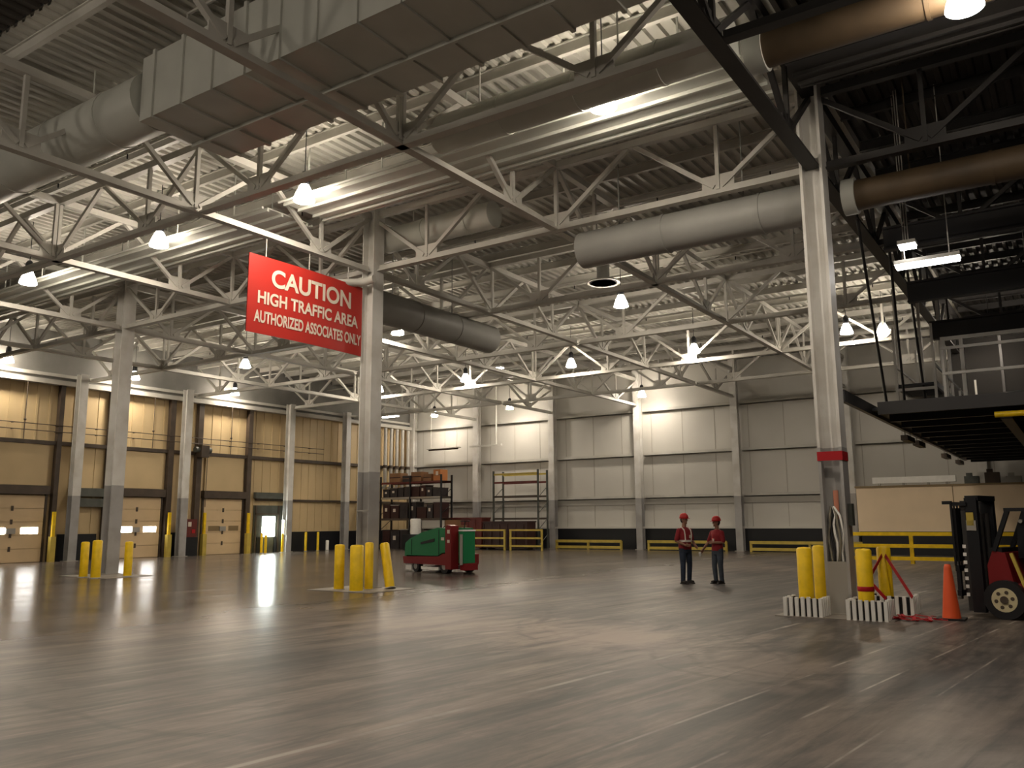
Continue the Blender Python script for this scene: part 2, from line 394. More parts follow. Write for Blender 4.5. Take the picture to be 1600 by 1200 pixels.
# far wall framing
struct('trim_1', B().box(XW + 0.3, XE, YW - 0.10, YW - 0.013, 2.68, 3.06), 'greyband')
struct('trim_2', B().box(XW + 0.3, XE, YW - 0.20, YW - 0.013, 1.25, 1.37), 'white')
struct('baseboard_back', B().box(XW + 0.3, XE, YW - 0.14, YW - 0.013, 0, 1.245), 'blackpaint')
names = ['third bay from the corner', 'corner bay']
for a in range(-3, 6):
    for z, dd in ((5.68, 0.24), (3.13, 0.16), (8.35, 0.22)):
        x0, x1 = gx(a) + 0.28, min(gx(a + 1) - 0.28, XE - 0.05)
        if x1 <= x0: continue
        o = B().box(x0, x1, YW - dd, YW - 0.013, z - 0.10, z - 0.055).box(x0, x1, YW - dd, YW - dd + 0.04, z - 0.10, z + 0.10).make('wall_girt', 'steel')
        place = {-3: 'in the corner bay behind the loaded rack', -2: 'in the bay behind the empty yellow-beamed rack', -1: 'in the bay just right of the empty rack',
                 0: 'in the bay behind the two people', 1: 'in the bay just left of the taped column', 2: 'behind the cream enclosure',
                 3: 'in the bay above the forklift', 4: 'in the bay furthest right', 5: 'at the far right end'}[a]
        hi = {5.68: 'middle', 3.13: 'lower', 8.35: 'top'}[z]
        tag(o, f'pale {hi} girt of the far wall {place}', 'girt', 'girts along the far wall')

def h_column(x, y, z1, w_, m_, label, name='steel_column', group=None, flip=False, ft=0.03):
    t = thing(name, label, 'column', (x, y, 0), 0, group)
    h = w_ / 2; f = ft
    if not flip:
        B().box(-h, -h + f, -h, h, 0.02, z1).make('flange', m_, t)
        B().box(h - f, h, -h, h, 0.02, z1).make('flange', m_, t)
        B().box(-h + f, h - f, -0.015, 0.015, 0.02, z1).make('web', m_, t)
    else:
        B().box(-h, h, -h, -h + f, 0.02, z1).make('flange', m_, t)
        B().box(-h, h, h - f, h, 0.02, z1).make('flange', m_, t)
        B().box(-0.015, 0.015, -h + f, h - f, 0.02, z1).make('web', m_, t)
    B().box(-h - .08, h + .08, -h - .08, h + .08, 0, 0.03).make('base_plate', 'greyband', t)
    return t
for a in range(-3, 6):
    lab = {-3: 'in the far left corner of the hall', -2: 'just left of the empty yellow-beamed rack', -1: 'just right of the empty yellow-beamed rack', 0: 'to the left of the person in the vest',
           1: 'to the right of the two people', 2: 'behind the taped foreground column', 3: 'under the dark platform', 4: 'right of the dark platform edge', 5: 'at the far right'}[a]
    if gx(a) > XE: continue
    h_column(gx(a) + (0.35 if a == -3 else 0), YW - 0.36, DECK, 0.40, 'column', f'pale column of the far wall {lab}', 'wall_column', 'columns of the far wall', flip=True)

COLS = {}
COLS['L'] = h_column(gx(-1), 16.9, DECK, 0.46, 'column', 'tall grey and white steel column on the left with three yellow bollards', group='freestanding roof columns')
COLS['M'] = h_column(gx(1) + 0.12, 16.75, DECK, 0.42, 'column', 'tall white and grey steel column beside the red caution sign', group='freestanding roof columns')
COLS['R'] = h_column(gx(3), 16.6, DECK - 0.3, 0.44, 'column', 'tall pale steel column on the right wrapped with red tape', ft=0.055, group='freestanding roof columns')
h_column(gx(5), 16.79, DECK, 0.44, 'column', 'pale steel column outside the picture to the right', group='freestanding roof columns') if False else None

# ------------------------------------------------------------------ trusses
def truss(p0, p1, n, m_, label, ch=0.17, wb_=0.085):
    """p0,p1 bottom chord ends (x,y); n half panels"""
    t = thing('roof_truss', label, 'truss', (p0[0], p0[1], H), 0, 'roof trusses')
    dx, dy = p1[0] - p0[0], p1[1] - p0[1]; L = math.hypot(dx, dy); ux, uy = dx / L, dy / L
    P = lambda s_, z: (ux * s_, uy * s_, z - H)
    e = 0.12
    B().bar(P(e, H), P(L - e, H), ch * 1.15, ch * 0.22).bar(P(e, H + ch * .45), P(L - e, H + ch * .45), ch * 0.25, ch * 0.9).make('bottom_chord', m_, t)
    B().bar(P(e, HT), P(L - e, HT), ch, ch).make('top_chord', m_, t)
    g = B()
    for k in range(n + 1):
        s_ = L * k / n
        if k % 2:
            B().bar(P(s_, H + .1), P(s_, HT - .05), wb_).make('vertical', m_, t)
            B().bar(P(s_ - .36, H + .24), P(s_ + .36, H + .24), 0.025, 0.40).make('gusset_plate', m_, t)
        if k < n:
            s2 = L * (k + 1) / n
            z0, z1 = (HT, H + .1) if k % 2 == 0 else (H + .1, HT)
            f = 0.04
            B().bar(P(s_ + (s2 - s_) * f, z0 + (z1 - z0) * f), P(s2 - (s2 - s_) * f, z1 - (z1 - z0) * f), wb_ * 1.15).make('diagonal', m_, t)
    return t
rown = {1: 'nearest row', 2: 'row over the columns', 3: 'third row back', 4: 'fourth row back', 5: 'fifth row back', 6: 'row nearest the far wall'}
for r in range(1, 7):
    for a0, a1, where in ((-3, -1, 'from dock wall to left column'), (-1, 1, 'from left column to sign column'), (1, 3, 'from sign column to taped column'), (3, 5, 'inside the dark bay')):
        dark = a0 == 3
        truss((gx(a0), YB[r]), (gx(a1), YB[r]), 6, 'steeldark' if dark else 'steel',
              f'{"dark" if dark else "white"} cross truss {where}, {rown[r]}')
for a in range(-2, 6):
    dark = a >= 3
    la = {-2: 'between dock wall and left column', -1: 'on the left column line', 0: 'just left of the sign column line', 1: 'on the sign column line', 2: 'just right of the sign column line',
          3: 'on the taped column line', 4: 'in the middle of the dark bay', 5: 'at the far side of the dark bay'}[a]
    for j, (y0, y1, n, where) in enumerate(((YB[0], YB[2], 6, 'nearest span'), (YB[2], YB[4], 6, 'second span'), (YB[4], YB[6], 6, 'third span'), (YB[6], YB[7] - .1, 2, 'last span at the far wall'))):
        if a >= 4 and j == 3: continue
        truss((gx(a), y0), (gx(a), y1), n, 'steeldark' if dark and j < 2 else ('steel' if not dark else 'steeldark'), f'{"dark" if dark else "white"} long truss {la}, {where}',
              ch=0.24 if a == 3 else 0.17)

# purlins under the deck
y = 7.2; k = 0
while y < 46.5:
    for x0, x1, m_, w2 in ((XW, XD - 0.1, 'steel', 'white'), (XD + 0.1, XE, 'steeldark', 'dark')):
        o = B().box(x0, x1, y - .05, y + .05, DECK - .03, DECK - .005).box(x0, x1, y - .05, y + .05, DECK - .26, DECK - .24).box(x0, x1, y - .01, y + .01, DECK - .25, DECK - .02).make('roof_purlin', m_)
        dist = f'{k + 1} rows in from the near edge'
        tag(o, f'{w2} steel purlin under the roof deck, {dist}', 'purlin', 'roof purlins')
    y += 1.98; k += 1

# ------------------------------------------------------------------ ducts and overhead services
def round_duct(x0, x1, y, z, r, m_, label, axis='x', seam=2.0, n=24, caps=True):
    t = thing('round_duct', label, 'duct', ((x0, y, z) if axis == 'x' else (y, x0, z)))
    L = x1 - x0
    P = (lambda s_, dz=0: (s_, 0, dz)) if axis == 'x' else (lambda s_, dz=0: (0, s_, dz))
    B().tube([P(0), P(L)], r, n).make('duct_body', m_, t)
    g = B(); s_ = seam
    while s_ < L - 0.2:
        g.tube([P(s_ - .03), P(s_ + .03)], r + 0.018, n); s_ += seam
    if g.v: g.each('seam_collar', m_, t)
    hg = B(); s_ = 1.0
    while s_ < L - 0.2:
        hg.bar(P(s_, r), P(s_, DECK - z + .02), 0.025); s_ += 3.0
    if hg.v: hg.each('hanger', m_, t)
    return t
round_duct(-29.0, -13.75, 8.55, 9.55, 0.55, 'duct', 'large pale round duct running left from the ribbed box duct')
t = thing('box_duct', 'large pale ribbed box duct overhead at upper left', 'duct', (-13.7, 9.0, 9.0))
B().box(0, 9.6, -0.8, 1.15, 0, 1.25).make('duct_body', 'duct', t)
g = B()
for i in range(11): g.box(.35 + i * .85, .42 + i * .85, -0.84, 1.19, -0.04, 1.29)
g.each('stiffener_rib', 'duct', t)
B().box(0.01, 9.6, 0.3, 0.36, -0.08, 0).make('underside_seam', 'duct', t)
B().bar((1, -.6, 1.25), (1, -.6, DECK - 9.0), .04).bar((1, -.6, DECK - 9.02), (8.5, -.6, DECK - 9.02), .04).bar((8.5, -.6, 1.25), (8.5, -.6, DECK - 9.0), .04).make('hanger', 'steel', t)
round_duct(-10.0, -3.95, 12.35, 9.35, 0.37, 'duct', 'pale round duct over the nearest truss, lit from beneath by a lamp', seam=1.6)
round_duct(-3.6, 10, 12.93, 9.35, 0.31, 'ductbrown', 'brown wrapped round duct high in the dark bay, upper one', seam=2.4)
round_duct(-9.5, -4.0, 17.3, 8.2, 0.44, 'ductshade', 'fat pale round duct hung below the truss just left of the taped column', seam=2.2)
round_duct(-3.2, 10, 17.4, 8.2, 0.31, 'ductbrown', 'brown wrapped round duct in the dark bay beside the taped column', seam=2.4)
B().tube([(-3.9, 12.93, 9.35), (-3.6, 12.93, 9.35)], 0.36, 24).make('duct_collar', 'duct')
tag(bpy.data.objects['duct_collar'], 'pale collar ending the upper brown duct', 'duct collar')
o = B().tube([(-3.45, 17.4, 8.2), (-3.2, 17.4, 8.2)], 0.37, 24).make('duct_collar', 'duct'); tag(o, 'pale collar on the brown duct beside the taped column', 'duct collar')
round_duct(-16.0, -12.2, 17.4, 9.75, 0.36, 'duct', 'short pale round duct with capped end right of the sign column', seam=1.5)
round_duct(18.0, 24.2, -17.2, 8.2, 0.5, 'ductshade', 'long pale duct running away behind the sign column', axis='y', seam=2)
# flat ribbed service tray running across the hall above the nearest lamp row
for x0, x1, m_, lab in ((XW + 0.3, -16.3, 'duct', 'wide flat pale ribbed service tray over the left bays'), (-15.7, XD - 0.15, 'duct', 'wide flat pale ribbed service tray above the bright lamp near the top'), (XD + 0.3, 10, 'steeldark', 'wide flat dark ribbed service tray at upper right')):
    t = thing('service_tray', lab, 'tray', (x0, 14.0, 9.52))
    L = x1 - x0
    B().box(0, L, -0.68, 0.68, 0, 0.03).make('tray_pan', m_, t)
    g = B()
    for yy in (-0.66, -0.2, 0.3, 0.64): g.box(0, L, yy - .03, yy + .03, -0.07, 0.0)
    g.each('rib', m_, t)
    g = B()
    for yy in (-0.83, 0.80): g.tube([(0, yy, -0.02), (L, yy, -0.02)], 0.035, 8)
    g.each('conduit', m_, t)
    g = B(); s_ = 0.8
    while s_ < L:
        g.bar((s_, -0.62, 0.03), (s_, -0.62, 1.42), 0.03).bar((s_, 0.62, 0.03), (s_, 0.62, 1.42), 0.03); s_ += 2.4
    g.each('hanger', m_, t)
# sprinkler pipes
for i, (yy, z, lab) in enumerate(((10.3, 10.2, 'nearest'), (15.6, 10.45, 'over the sign column'), (19.8, 10.2, 'just beyond the sign column'), (25.9, 10.2, 'midway down the hall'), (32.0, 10.2, 'two thirds down the hall'), (38.2, 10.2, 'closest to the far wall'))):
    t = thing('sprinkler_pipe', f'thin pale sprinkler pipe across the roof, {lab}', 'pipe', (XW + .3, yy, z), 0, 'sprinkler pipes')
    B().tube([(0, 0, 0), (XD - XW - .6, 0, 0)], 0.035, 8).make('pipe', 'steel', t)
    g = B()
    for k in range(12): g.tube([(1.5 + k * 3, 0, 0), (1.5 + k * 3, 0, -0.14)], 0.02, 6)
    g.each('sprinkler_head', 'blackpaint', t)
t = thing('ceiling_diffuser', 'round dark slatted ceiling diffuser beyond the middle of the hall', 'diffuser', (-12.9, 24.9, 9.75))
B().lathe([(0.0, 0.06), (0.52, 0.06), (0.58, 0), (0.52, 0.0), (0.50, 0.03)], n=28).make('rim', 'steel', t)
g = B()
for k in range(4): g.lathe([(0.10 + .11 * k, 0.0), (0.15 + .11 * k, 0.02), (0.14 + .11 * k, 0.0)], n=24)
g.make('louvre_rings', 'blackpaint', t)
B().lathe([(0.22, 0.06), (0.22, 1.2)], n=24).make('neck', 'ductshade', t)

# ------------------------------------------------------------------ lamps
def make_lamp():
    t = thing('high_bay_lamp', '', 'lamp', (0, 0, 0), 0, 'high bay lamps')
    B().tube([(0, 0, 0.62), (0, 0, 2.03)], 0.012, 6).make('stem', 'blackpaint', t)
    B().lathe([(0.0, 0.72), (0.06, 0.70), (0.11, 0.62), (0.12, 0.42), (0.09, 0.36)], n=16).make('ballast_housing', 'blackpaint', t)
    B().lathe([(0.09, 0.38), (0.12, 0.33), (0.17, 0.22), (0.225, 0.08), (0.25, -0.02), (0.235, -0.03)], n=20).make('refractor_bell', 'lamp', t)
    B().lathe([(0.232, -0.032), (0.12, -0.045), (0.0, -0.05)], n=20).make('lens', 'lens', t)
    return t
LAMPS = [(-21.6, 24.2, 9.0, 'right of the sign column, at the end of the long duct'), (-12.5, 25.4, 9.0, 'below the round diffuser near the centre'), (-19.6, 34.3, 9.0, 'under the bright crossing truss, left of centre'), (-13.5, 34.5, 9.0, 'right of centre above the right-hand person'),
         (-26.2, 34.7, 9.0, 'left of the far wall beside a pale strip'), (-30.5, 45.2, 9.0, 'nearest the far wall above the empty rack'), (-21.1, 45.3, 9.0, 'at the far wall above the column by the vested person'), (-36.9, 45.3, 9.0, 'in the far left corner above the loaded rack'),
         (-32.2, 25.4, 9.0, 'hanging just left of and below the caution sign'), (-39.6, 30.6, 8.98, 'along the dock wall above the third dock door'), (-39.25, 24.2, 8.98, 'along the dock wall just right of the left column'), (-39.6, 18.25, 8.98, 'along the dock wall at the left edge of the picture'),
         (-26.1, 12.4, 9.0, 'in the nearest row at the far left'), (-32.2, 34.6, 9.0, 'half hidden by the sign column'), (-7.1, 34.4, 9.0, 'just right of the taped column'), (-5.9, 35.2, 9.0, 'behind the hanging rods right of the taped column'),
         (-2.4, 37.7, 9.0, 'above the dark platform at right'), (-0.70, 12.35, 8.7, 'at the top right corner in the dark bay'), (-20.2, 12.9, 9.2, 'in the nearest row left of the caution sign'), (-14.5, 12.9, 9.2, 'in the nearest row above the caution sign'), (-6.6, 12.9, 9.2, 'in the nearest row, brightest at the top centre')]
LAMPS += [(x, 1.4, 9.0, 'out of view behind the camera, ' + q) for x, q in ((-20.0, 'left'), (-13.8, 'middle left'), (-7.6, 'middle right'), (-1.4, 'right'))]
lamp0 = make_lamp()
for i, (x, y, z, lab) in enumerate(LAMPS):
    L_ = 'glowing high bay lamp ' + lab
    if i == 0: lamp0.location = (x, y, z); lamp0['label'] = L_
    else: copy_thing(lamp0, (x, y, z), 0, L_)
for (x, y, z, L, lab) in ((-2.85, 19.05, 7.0, 1.25, 'bright white strip light in the dark bay right of the taped column'), (-2.72, 18.8, 7.35, 0.35, 'short bright strip light above the longer one in the dark bay'), (-0.9, 28.0, 7.4, 1.6, 'bright strip light at the right edge above the platform'),
                          (-25.0, 35.1, 9.5, 0.9, 'pale strip light beside the lamp near the far white wall'), (-38.2, 41.5, 8.6, 1.3, 'small pale strip light above the vertical pipes in the corner')):
    t = thing('strip_light', lab, 'light', (x, y, z), 0, 'strip lights')
    B().box(0, L, -0.16, 0.16, 0.06, 0.14).make('fixture_body', 'steel', t)
    B().box(0.02, L - .02, -0.14, 0.14, 0.0, 0.058).make('tube_cover', 'tube', t)
    B().bar((0.2, 0, .14), (0.2, 0, DECK - z + .02), .02).bar((L - .2, 0, .14), (L - .2, 0, DECK - z + .02), .02).each('hanger', 'steel', t)

# ------------------------------------------------------------------ dock wall
def rot_wall(o): return o
XF = XW   # face plane of dock wall
doors = [(17.9, 20.78, 'leftmost dock door, cut by the picture edge', True), (24.1, 26.82, 'dock door right of the left column', True), (29.45, 32.02, 'dock door without bright panes, right of the second white wall column', False)]
for i, (y0, y1, lab, lit) in enumerate(doors):
    d = bpy.data.objects.new(f'door_{i+1}', None); col.objects.link(d); d['kind'] = 'structure'; d.location = (XF, y0, 0); d['label'] = 'tan sectional ' + lab
    W = y1 - y0
    for k in range(5):
        z0 = 0.02 + k * 0.61
        B().box(0.02, 0.09, 0.02, W - .02, z0, z0 + 0.595).make('door_section', 'tandoor', d)
        if k: B().box(0.09, 0.12, W / 2 - .05, W / 2 + .05, z0 - .12, z0 + .10).make('hinge', 'brown', d)
    for yy in ((W * .1, W * .42), (W * .62, W * .92)):
        B().box(0.09, 0.10, yy[0] + (.1), yy[1], 1.30, 1.58).make('pane', 'pane2' if lit else 'seam', d)
    B().box(0.09, 0.14, W / 2 - .2, W / 2 + .2, 1.3, 1.55).make('lock_plate', 'greyband', d)
    B().box(-0.02, 0.30, -0.15, W + .1, 3.10, 3.50).make('header_box', 'brown', d)
    B().box(0.0, 0.10, -0.10, 0.0, 0, 3.1).box(0, 0.10, W, W + .1, 0, 3.1).make('door_track', 'brown', d)
    B().box(0.02, 0.08, 0, W, 3.52, 5.4).make('upper_panel', 'tan', d)
# girts of the dock wall
o = B().box(XW + .0, XW + .16, YN, YW - .4, 5.44, 5.62).make('wall_girt', 'brown'); tag(o, 'long dark brown girt across the tan dock wall', 'girt')
o = B().box(XW + .0, XW + .12, 33, YW - .4, 3.02, 3.14).make('wall_girt', 'brown'); tag(o, 'lower dark brown girt at the far end of the tan dock wall', 'girt')
o = B().box(XW + .0, XW + .4, YN, YW - .4, 8.30, 8.52).box(XW, XW + .2, YN, YW - .4, 8.7, 8.85).make('eave_beam', 'steel'); tag(o, 'pale eave beam along the top of the dock wall', 'beam')
struct('baseboard_left', B().box(XW - .02, XW + .08, 35.2, YW - .4, 0, 1.18), 'blackpaint')
struct('baseboard_left', B().box(XW - .02, XW + .08, 21.5, 23.4, 0, 1.25), 'blackpaint')
struct('baseboard_left', B().box(XW - .02, XW + .08, 27.4, 28.9, 0, 1.25), 'blackpaint')
# dark posts beside the doors
for k, (y, w_) in enumerate(((21.15, .22), (27.15, .3), (28.9, .32), (32.3, .3), (17.4, .25), (23.7, .2))):
    o = B().box(XW + .0, XW + .26, y - w_ / 2, y + w_ / 2, 0, 8.3).make('jamb_post', 'brown')
    tag(o, 'dark brown steel door post on the dock wall ' + ['right of the leftmost dock door', 'right of the middle dock door', 'left of the third dock door', 'right of the third dock door', 'left of the leftmost dock door', 'left of the middle dock door'][k], 'post', 'dark door posts')
o = B().box(XW + .0, XW + .3, 21.9, 24.0, 3.05, 3.45).box(XW, XW + .3, 21.9, 24.0, 2.55, 2.95).make('dock_control_housing', 'greydoor'); tag(o, 'pair of dark horizontal housings on the tan wall behind the left column', 'housing')
# white columns by the dock wall
for y, lab in ((21.86, 'between the first two dock doors'), (27.75, 'between the middle and third dock doors'), (34.97, 'just right of the bright daylight window'), (39.75, 'furthest along the dock wall near the corner')):
    h_column(XW + .6, y, 8.9, 0.40, 'column', 'white column by the dock wall, ' + lab, 'wall_column', 'white columns of the dock wall')
# conduits and hanging rods on the dock wall
for z, lab in ((6.35, 'upper'), (6.05, 'lower')):
    t = thing('wall_conduit', f'{lab} thin dark conduit run across the tan dock wall', 'conduit', (XW + .35, 14, z))
    B().tube([(0, 0, 0), (0, 24, 0)], 0.022, 6).make('pipe', 'brown', t)
    g = B()
    for k in range(12): g.bar((-.33, 1 + 2 * k, 0), (0, 1 + 2 * k, 0), .03)
    g.each('bracket', 'brown', t)
for k, y in enumerate((19.4, 25.9, 30.8)):
    o = B().tube([(XW + .42, y, 5.6), (XW + .42, y, 8.3)], .022, 6).ball((XW + .42, y, 6.5), .06, 6).make('door_counter_rod', 'brown')
    tag(o, 'thin dark vertical rod on the tan wall above the ' + ['leftmost', 'middle', 'third'][k] + ' dock door', 'rod', 'door rods')
# junction clutter beside third door
t = thing('door_operator', 'dark door operator with pulleys beside the third dock door', 'motor', (XW + .5, 28.9, 5.6))
B().box(-.25, .25, -.25, .25, -.3, .35).make('motor_housing', 'brown', t)
B().tube([(0, -.5, .1), (0, .5, .1)], .16, 12).make('pulley', 'greydoor', t)
B().tube([(.1, .25, .2), (.1, .25, -3)], .02, 6).make('chain', 'brown', t)
t = thing('wall_panel_cabinet', 'dark control cabinet with red and white stickers between the dock doors', 'cabinet', (XW + .25, 28.45, 0))
B().box(-.1, .22, -.35, .35, 1.0, 1.95).make('body', 'rust', t)
B().box(.22, .235, -.2, .0, 1.55, 1.8).make('sticker', 'letter', t)
B().box(.22, .235, .05, .25, 1.2, 1.4).make('sticker', 'tape', t)
B().box(-.1, .3, -.4, .4, 0.0, 1.0).make('stand', 'blackpaint', t)

# personnel door region with bright window
w1 = bpy.data.objects.new('door_4', None); col.objects.link(w1); w1['kind'] = 'structure'; w1.location = (XF, 32.9, 0)
B().box(0, .10, 0, 2.3, 0, 2.75).make('panel', 'greydoor', w1)
B().box(.10, .16, .05, .15, 0, 2.75).box(.10, .16, 1.75, 1.85, 0, 2.75).box(.10, .16, .05, 1.85, 2.2, 2.3).make('frame', 'brown', w1)
B().box(.10, .12, .62, 1.55, .93, 2.1).make('pane', 'pane', w1)
B().box(.10, .15, .2, .55, 0, .9).box(.10, .15, 1.5, 1.72, 0, .9).make('lower_panel', 'blackpaint', w1)
o = B().box(XW + .1, XW + .35, 32.8, 35.1, 3.15, 3.5).make('door_hood', 'greydoor'); tag(o, 'dull grey hood over the door with the bright window', 'hood')

# tall thin yellow guards at door jambs
def make_post(r, h, m_='yellow', name='bollard'):
    t = thing(name, '', 'bollard')
    B().lathe([(r, 0.0), (r, h - .03), (r * .8, h), (0, h + .01)], n=16).make('post', m_, t)
    B().lathe([(r + .03, 0), (r + .03, .025), (r, .03)], n=16).make('base_collar', 'greyband', t)
    return t
for k, (y, lab) in enumerate(((21.05, 'right of the leftmost dock door'), (27.1, 'right of the middle dock door'), (29.25, 'left of the third dock door'), (32.2, 'right of the third dock door'))):
    t = thing('jamb_guard', 'tall thin yellow guard post ' + lab, 'guard post', (XW + .48, y, 0), 0, 'tall yellow jamb guards')
    B().box(-.06, .06, -.07, .07, 0, 2.3).make('post', 'yellow', t)
    B().box(-.12, .12, -.12, .12, 0, 1.15).make('lower_sleeve', 'yellowdull', t)
for k, (y, x, h, lab) in enumerate(((32.66, -38.9, 1.05, 'directly in front of the bright window'), (34.4, -39.5, 1.1, 'just right of the bright window'), (36.4, -39.7, 1.15, 'left of the pair by the black panel'), (37.4, -39.7, 1.15, 'right of the pair by the black panel'), (32.95, -39.6, 1.15, 'beside the third dock door jamb'))):
    t = make_post(.075, h); t.location = (x, y, 0); t['label'] = 'slim yellow bollard at the dock wall, ' + lab; t['group'] = 'slim dock bollards'
t = make_post(.10, .62, 'whiteplain', 'short_post'); t.location = (-39.7, 38.2, 0); t['label'] = 'short white post in front of the black kick panel by the dock wall'
t = thing('fire_extinguisher_box', 'small pale box on the white column right of the bright window', 'box', (XW + .6, 34.71, 1.3))
B().box(-.12, .12, -.05, .05, -.3, .6).make('body', 'whiteplain', t); B().box(-.1, .1, -.06, -.05, -.2, .5).make('door', 'yellowdull', t)

# ------------------------------------------------------------------ corner: pipes, racks, cartons
for k in range(5):
    x = -40.07; yy = 43.8 + k * .6
    t = thing('vertical_pipe', f'pale vertical pipe in the far left corner, number {k+1} counting from the dock wall' if False else 'pale vertical riser pipe near the far left corner, ' + ['nearest the viewer', 'second nearest', 'middle one of five', 'second from the corner', 'closest to the corner'][k], 'pipe', (x, yy, 0), 0, 'riser pipes')
    B().tube([(-.18, 0, 4.07), (0, 0, 4.2), (0, 0, 8.25)], .12, 12).make('pipe', 'steel', t)
    B().tube([(0, 0, 5.45), (0, 0, 5.65)], .16, 12).make('clamp', 'brown', t)
t = thing('suspended_heater', 'long pale gas heater tube hung before the far white wall', 'heater', (-37.0, 46.3, 6.8))
B().box(-1.3, 1.5, -.22, .22, 0, .06).make('reflector', 'steel', t)
B().tube([(-1.2, 0, -.06), (1.4, 0, -.06)], .05, 8).make('burner_tube', 'brown', t)
B().bar((-1, 0, .06), (-1, 0, 4.13), .02).bar((-1, 0, .08), (1.3, 0, .08), .03).bar((1.3, 0, .06), (1.3, 0, 4.13), .02).each('hanger', 'steel', t)
t = thing('suspended_heater', 'white cross shaped hanging bar with drop pipe before the far wall', 'heater', (-33.1, 46.2, 6.75))
B().box(-1.4, 1.25, -.08, .08, 0, .1).make('bar', 'steel', t); B().tube([(.8, 0, .1), (.8, 0, 4.18)], .06, 8).make('drop_pipe', 'steel', t)

def rack(loc, L, D, hgt, levels, label, post_m, beam_ms, nb):
    t = thing('pallet_rack', label, 'rack', loc)
    for i in range(nb + 1):
        for yy in (0, D):
            B().box(L * i / nb - .05, L * i / nb + .05, yy - .05, yy + .05, 0, hgt).make('upright', post_m, t)
        g = B()
        for k in range(int(hgt / 1.0)):
            g.bar((L * i / nb, 0, .2 + k * 1.0), (L * i / nb, D, .9 + k * 1.0), .03)
        g.each('brace', post_m, t)
    for z, bm_ in zip(levels, beam_ms):
        for yy in (0, D):
            B().box(.05, L - .05, yy - .03, yy + .03, z - .12, z).make('beam', bm_, t)
    return t
rk = rack((-39.3, 42.6, 0), 5.2, 1.1, 4.75, (1.95, 3.35, 4.35), 'dark pallet rack packed with cartons in the far left corner', 'blackpaint', ('brown', 'chrome', 'rust'), 2)
for z in (1.95, 3.35, 4.35): B().box(.06, 5.14, .03, 1.07, z, z + .02).make('shelf_deck', 'brown', rk)
cl = [('orangebox', .62, .72, 'orange carton with a white label at the right end of the rack top'), ('carton', .7, .45, 'brown carton on the rack top left of the orange one'), ('carton', .9, .62, 'long brown carton in the middle of the rack top'), ('darkbox', .6, .4, 'low dark carton on the rack top near the middle'), ('carton', 1.0, .6, 'brown carton at the left end of the rack top')]
x = -34.25
for m_, w_, h_, lab in cl:
    t = thing('carton', lab, 'carton', (x - w_, 42.75, 4.371), 0, 'cartons on the corner rack')
    B().box(0, w_ - .04, 0, .75, 0, h_).make('box', m_, t)
    B().box(.0, w_ - .04, -.004, 0, h_ * .45, h_ * .55).make('packing_tape', 'carton' if m_ != 'carton' else 'maroon', t)
    if m_ == 'orangebox': B().box(.2, .4, -.008, -.004, .35, .6).make('sticker', 'letter', t)
    x -= w_ + .15
shelfn = {3.371: 'upper', 1.971: 'middle', 0.0: 'floor'}
for z, hmax in ((3.371, .8), (1.971, 1.15), (0.0, 1.5)):
    x = -39.2; k = 0
    while x < -34.7:
        w_ = random.uniform(.45, .8); h_ = hmax * random.uniform(.55, .95); m_ = random.choice(['darkbox', 'darkbox', 'maroon', 'maroon', 'brown', 'darkbox'])
        t = thing('storage_tote', f'dark storage tote on the {shelfn[z]} level of the corner rack, {["leftmost","second from the left","third from the left","fourth from the left","fifth from the left","sixth from the left","seventh from the left","eighth from the left","ninth from the left","tenth from the left"][k]}', 'tote', (x, 42.72, z), 0, 'totes on the corner rack')
        B().prism([(0.03, 0), (w_ - .03, 0), (w_, h_), (0, h_)], 'y', 0, .8).make('body', m_, t)
        B().box(-.015, w_ + .015, -.015, .815, h_, h_ + .05).make('lid', random.choice(['darkbox', 'greyband', 'brown']), t)
        if random.random() < .55: B().box(w_ * .3, w_ * .6, -.012, 0.028, h_ * .5, h_ * .75).make('sticker', 'letter', t)
        x += w_ + .06; k += 1
t = thing('drum', 'white plastic drum standing in front of the corner rack', 'drum', (-35.6, 41.9, .95))
B().lathe([(.33, 0), (.36, .1), (.34, .5), (.36, .9), (.3, .98), (0, 1.0)], n=20).make('body', 'whiteplain', t)
B().lathe([(.1, .99), (.1, 1.05), (0, 1.05)], n=12).make('cap', 'black', t)
o = B().box(-36.2, -34.9, 41.3, 42.45, 0, .95).make('work_cart', 'blackpaint'); tag(o, 'black cart carrying the white drum before the corner rack', 'cart')

rack((-31.6, 44.9, 0), 3.4, 1.1, 4.95, (1.95, 3.35, 4.25, 4.78), 'empty pallet rack with yellow top beam against the far wall', 'greydoor', ('brown', 'brown', 'rust', 'yellowdull'), 1)
def bin_(loc, L, D, h, m_, lab):
    t = thing('steel_bin', lab, 'bin', loc)
    B().box(0, L, 0, D, .1, h).make('body', m_, t)
    g = B(); k = 0.0
    while k < L: g.box(k, k + .07, -.05, 0, .1, h - .08); k += .6
    g.each('side_rib', m_, t)
    B().box(-.04, L + .04, -.08, D + .04, h, h + .09).make('top_rim', m_, t)
    for xx in (.15, L - .3): B().box(xx, xx + .15, .1, D - .1, 0, .1).make('skid', 'black', t)
bin_((-34.6, 43.7, 0), 2.9, .95, 1.9, 'rust', 'dark red steel bin between the two racks')
bin_((-31.55, 43.7, 0), 3.3, .95, 1.65, 'maroon', 'dark maroon steel bin under the empty rack')

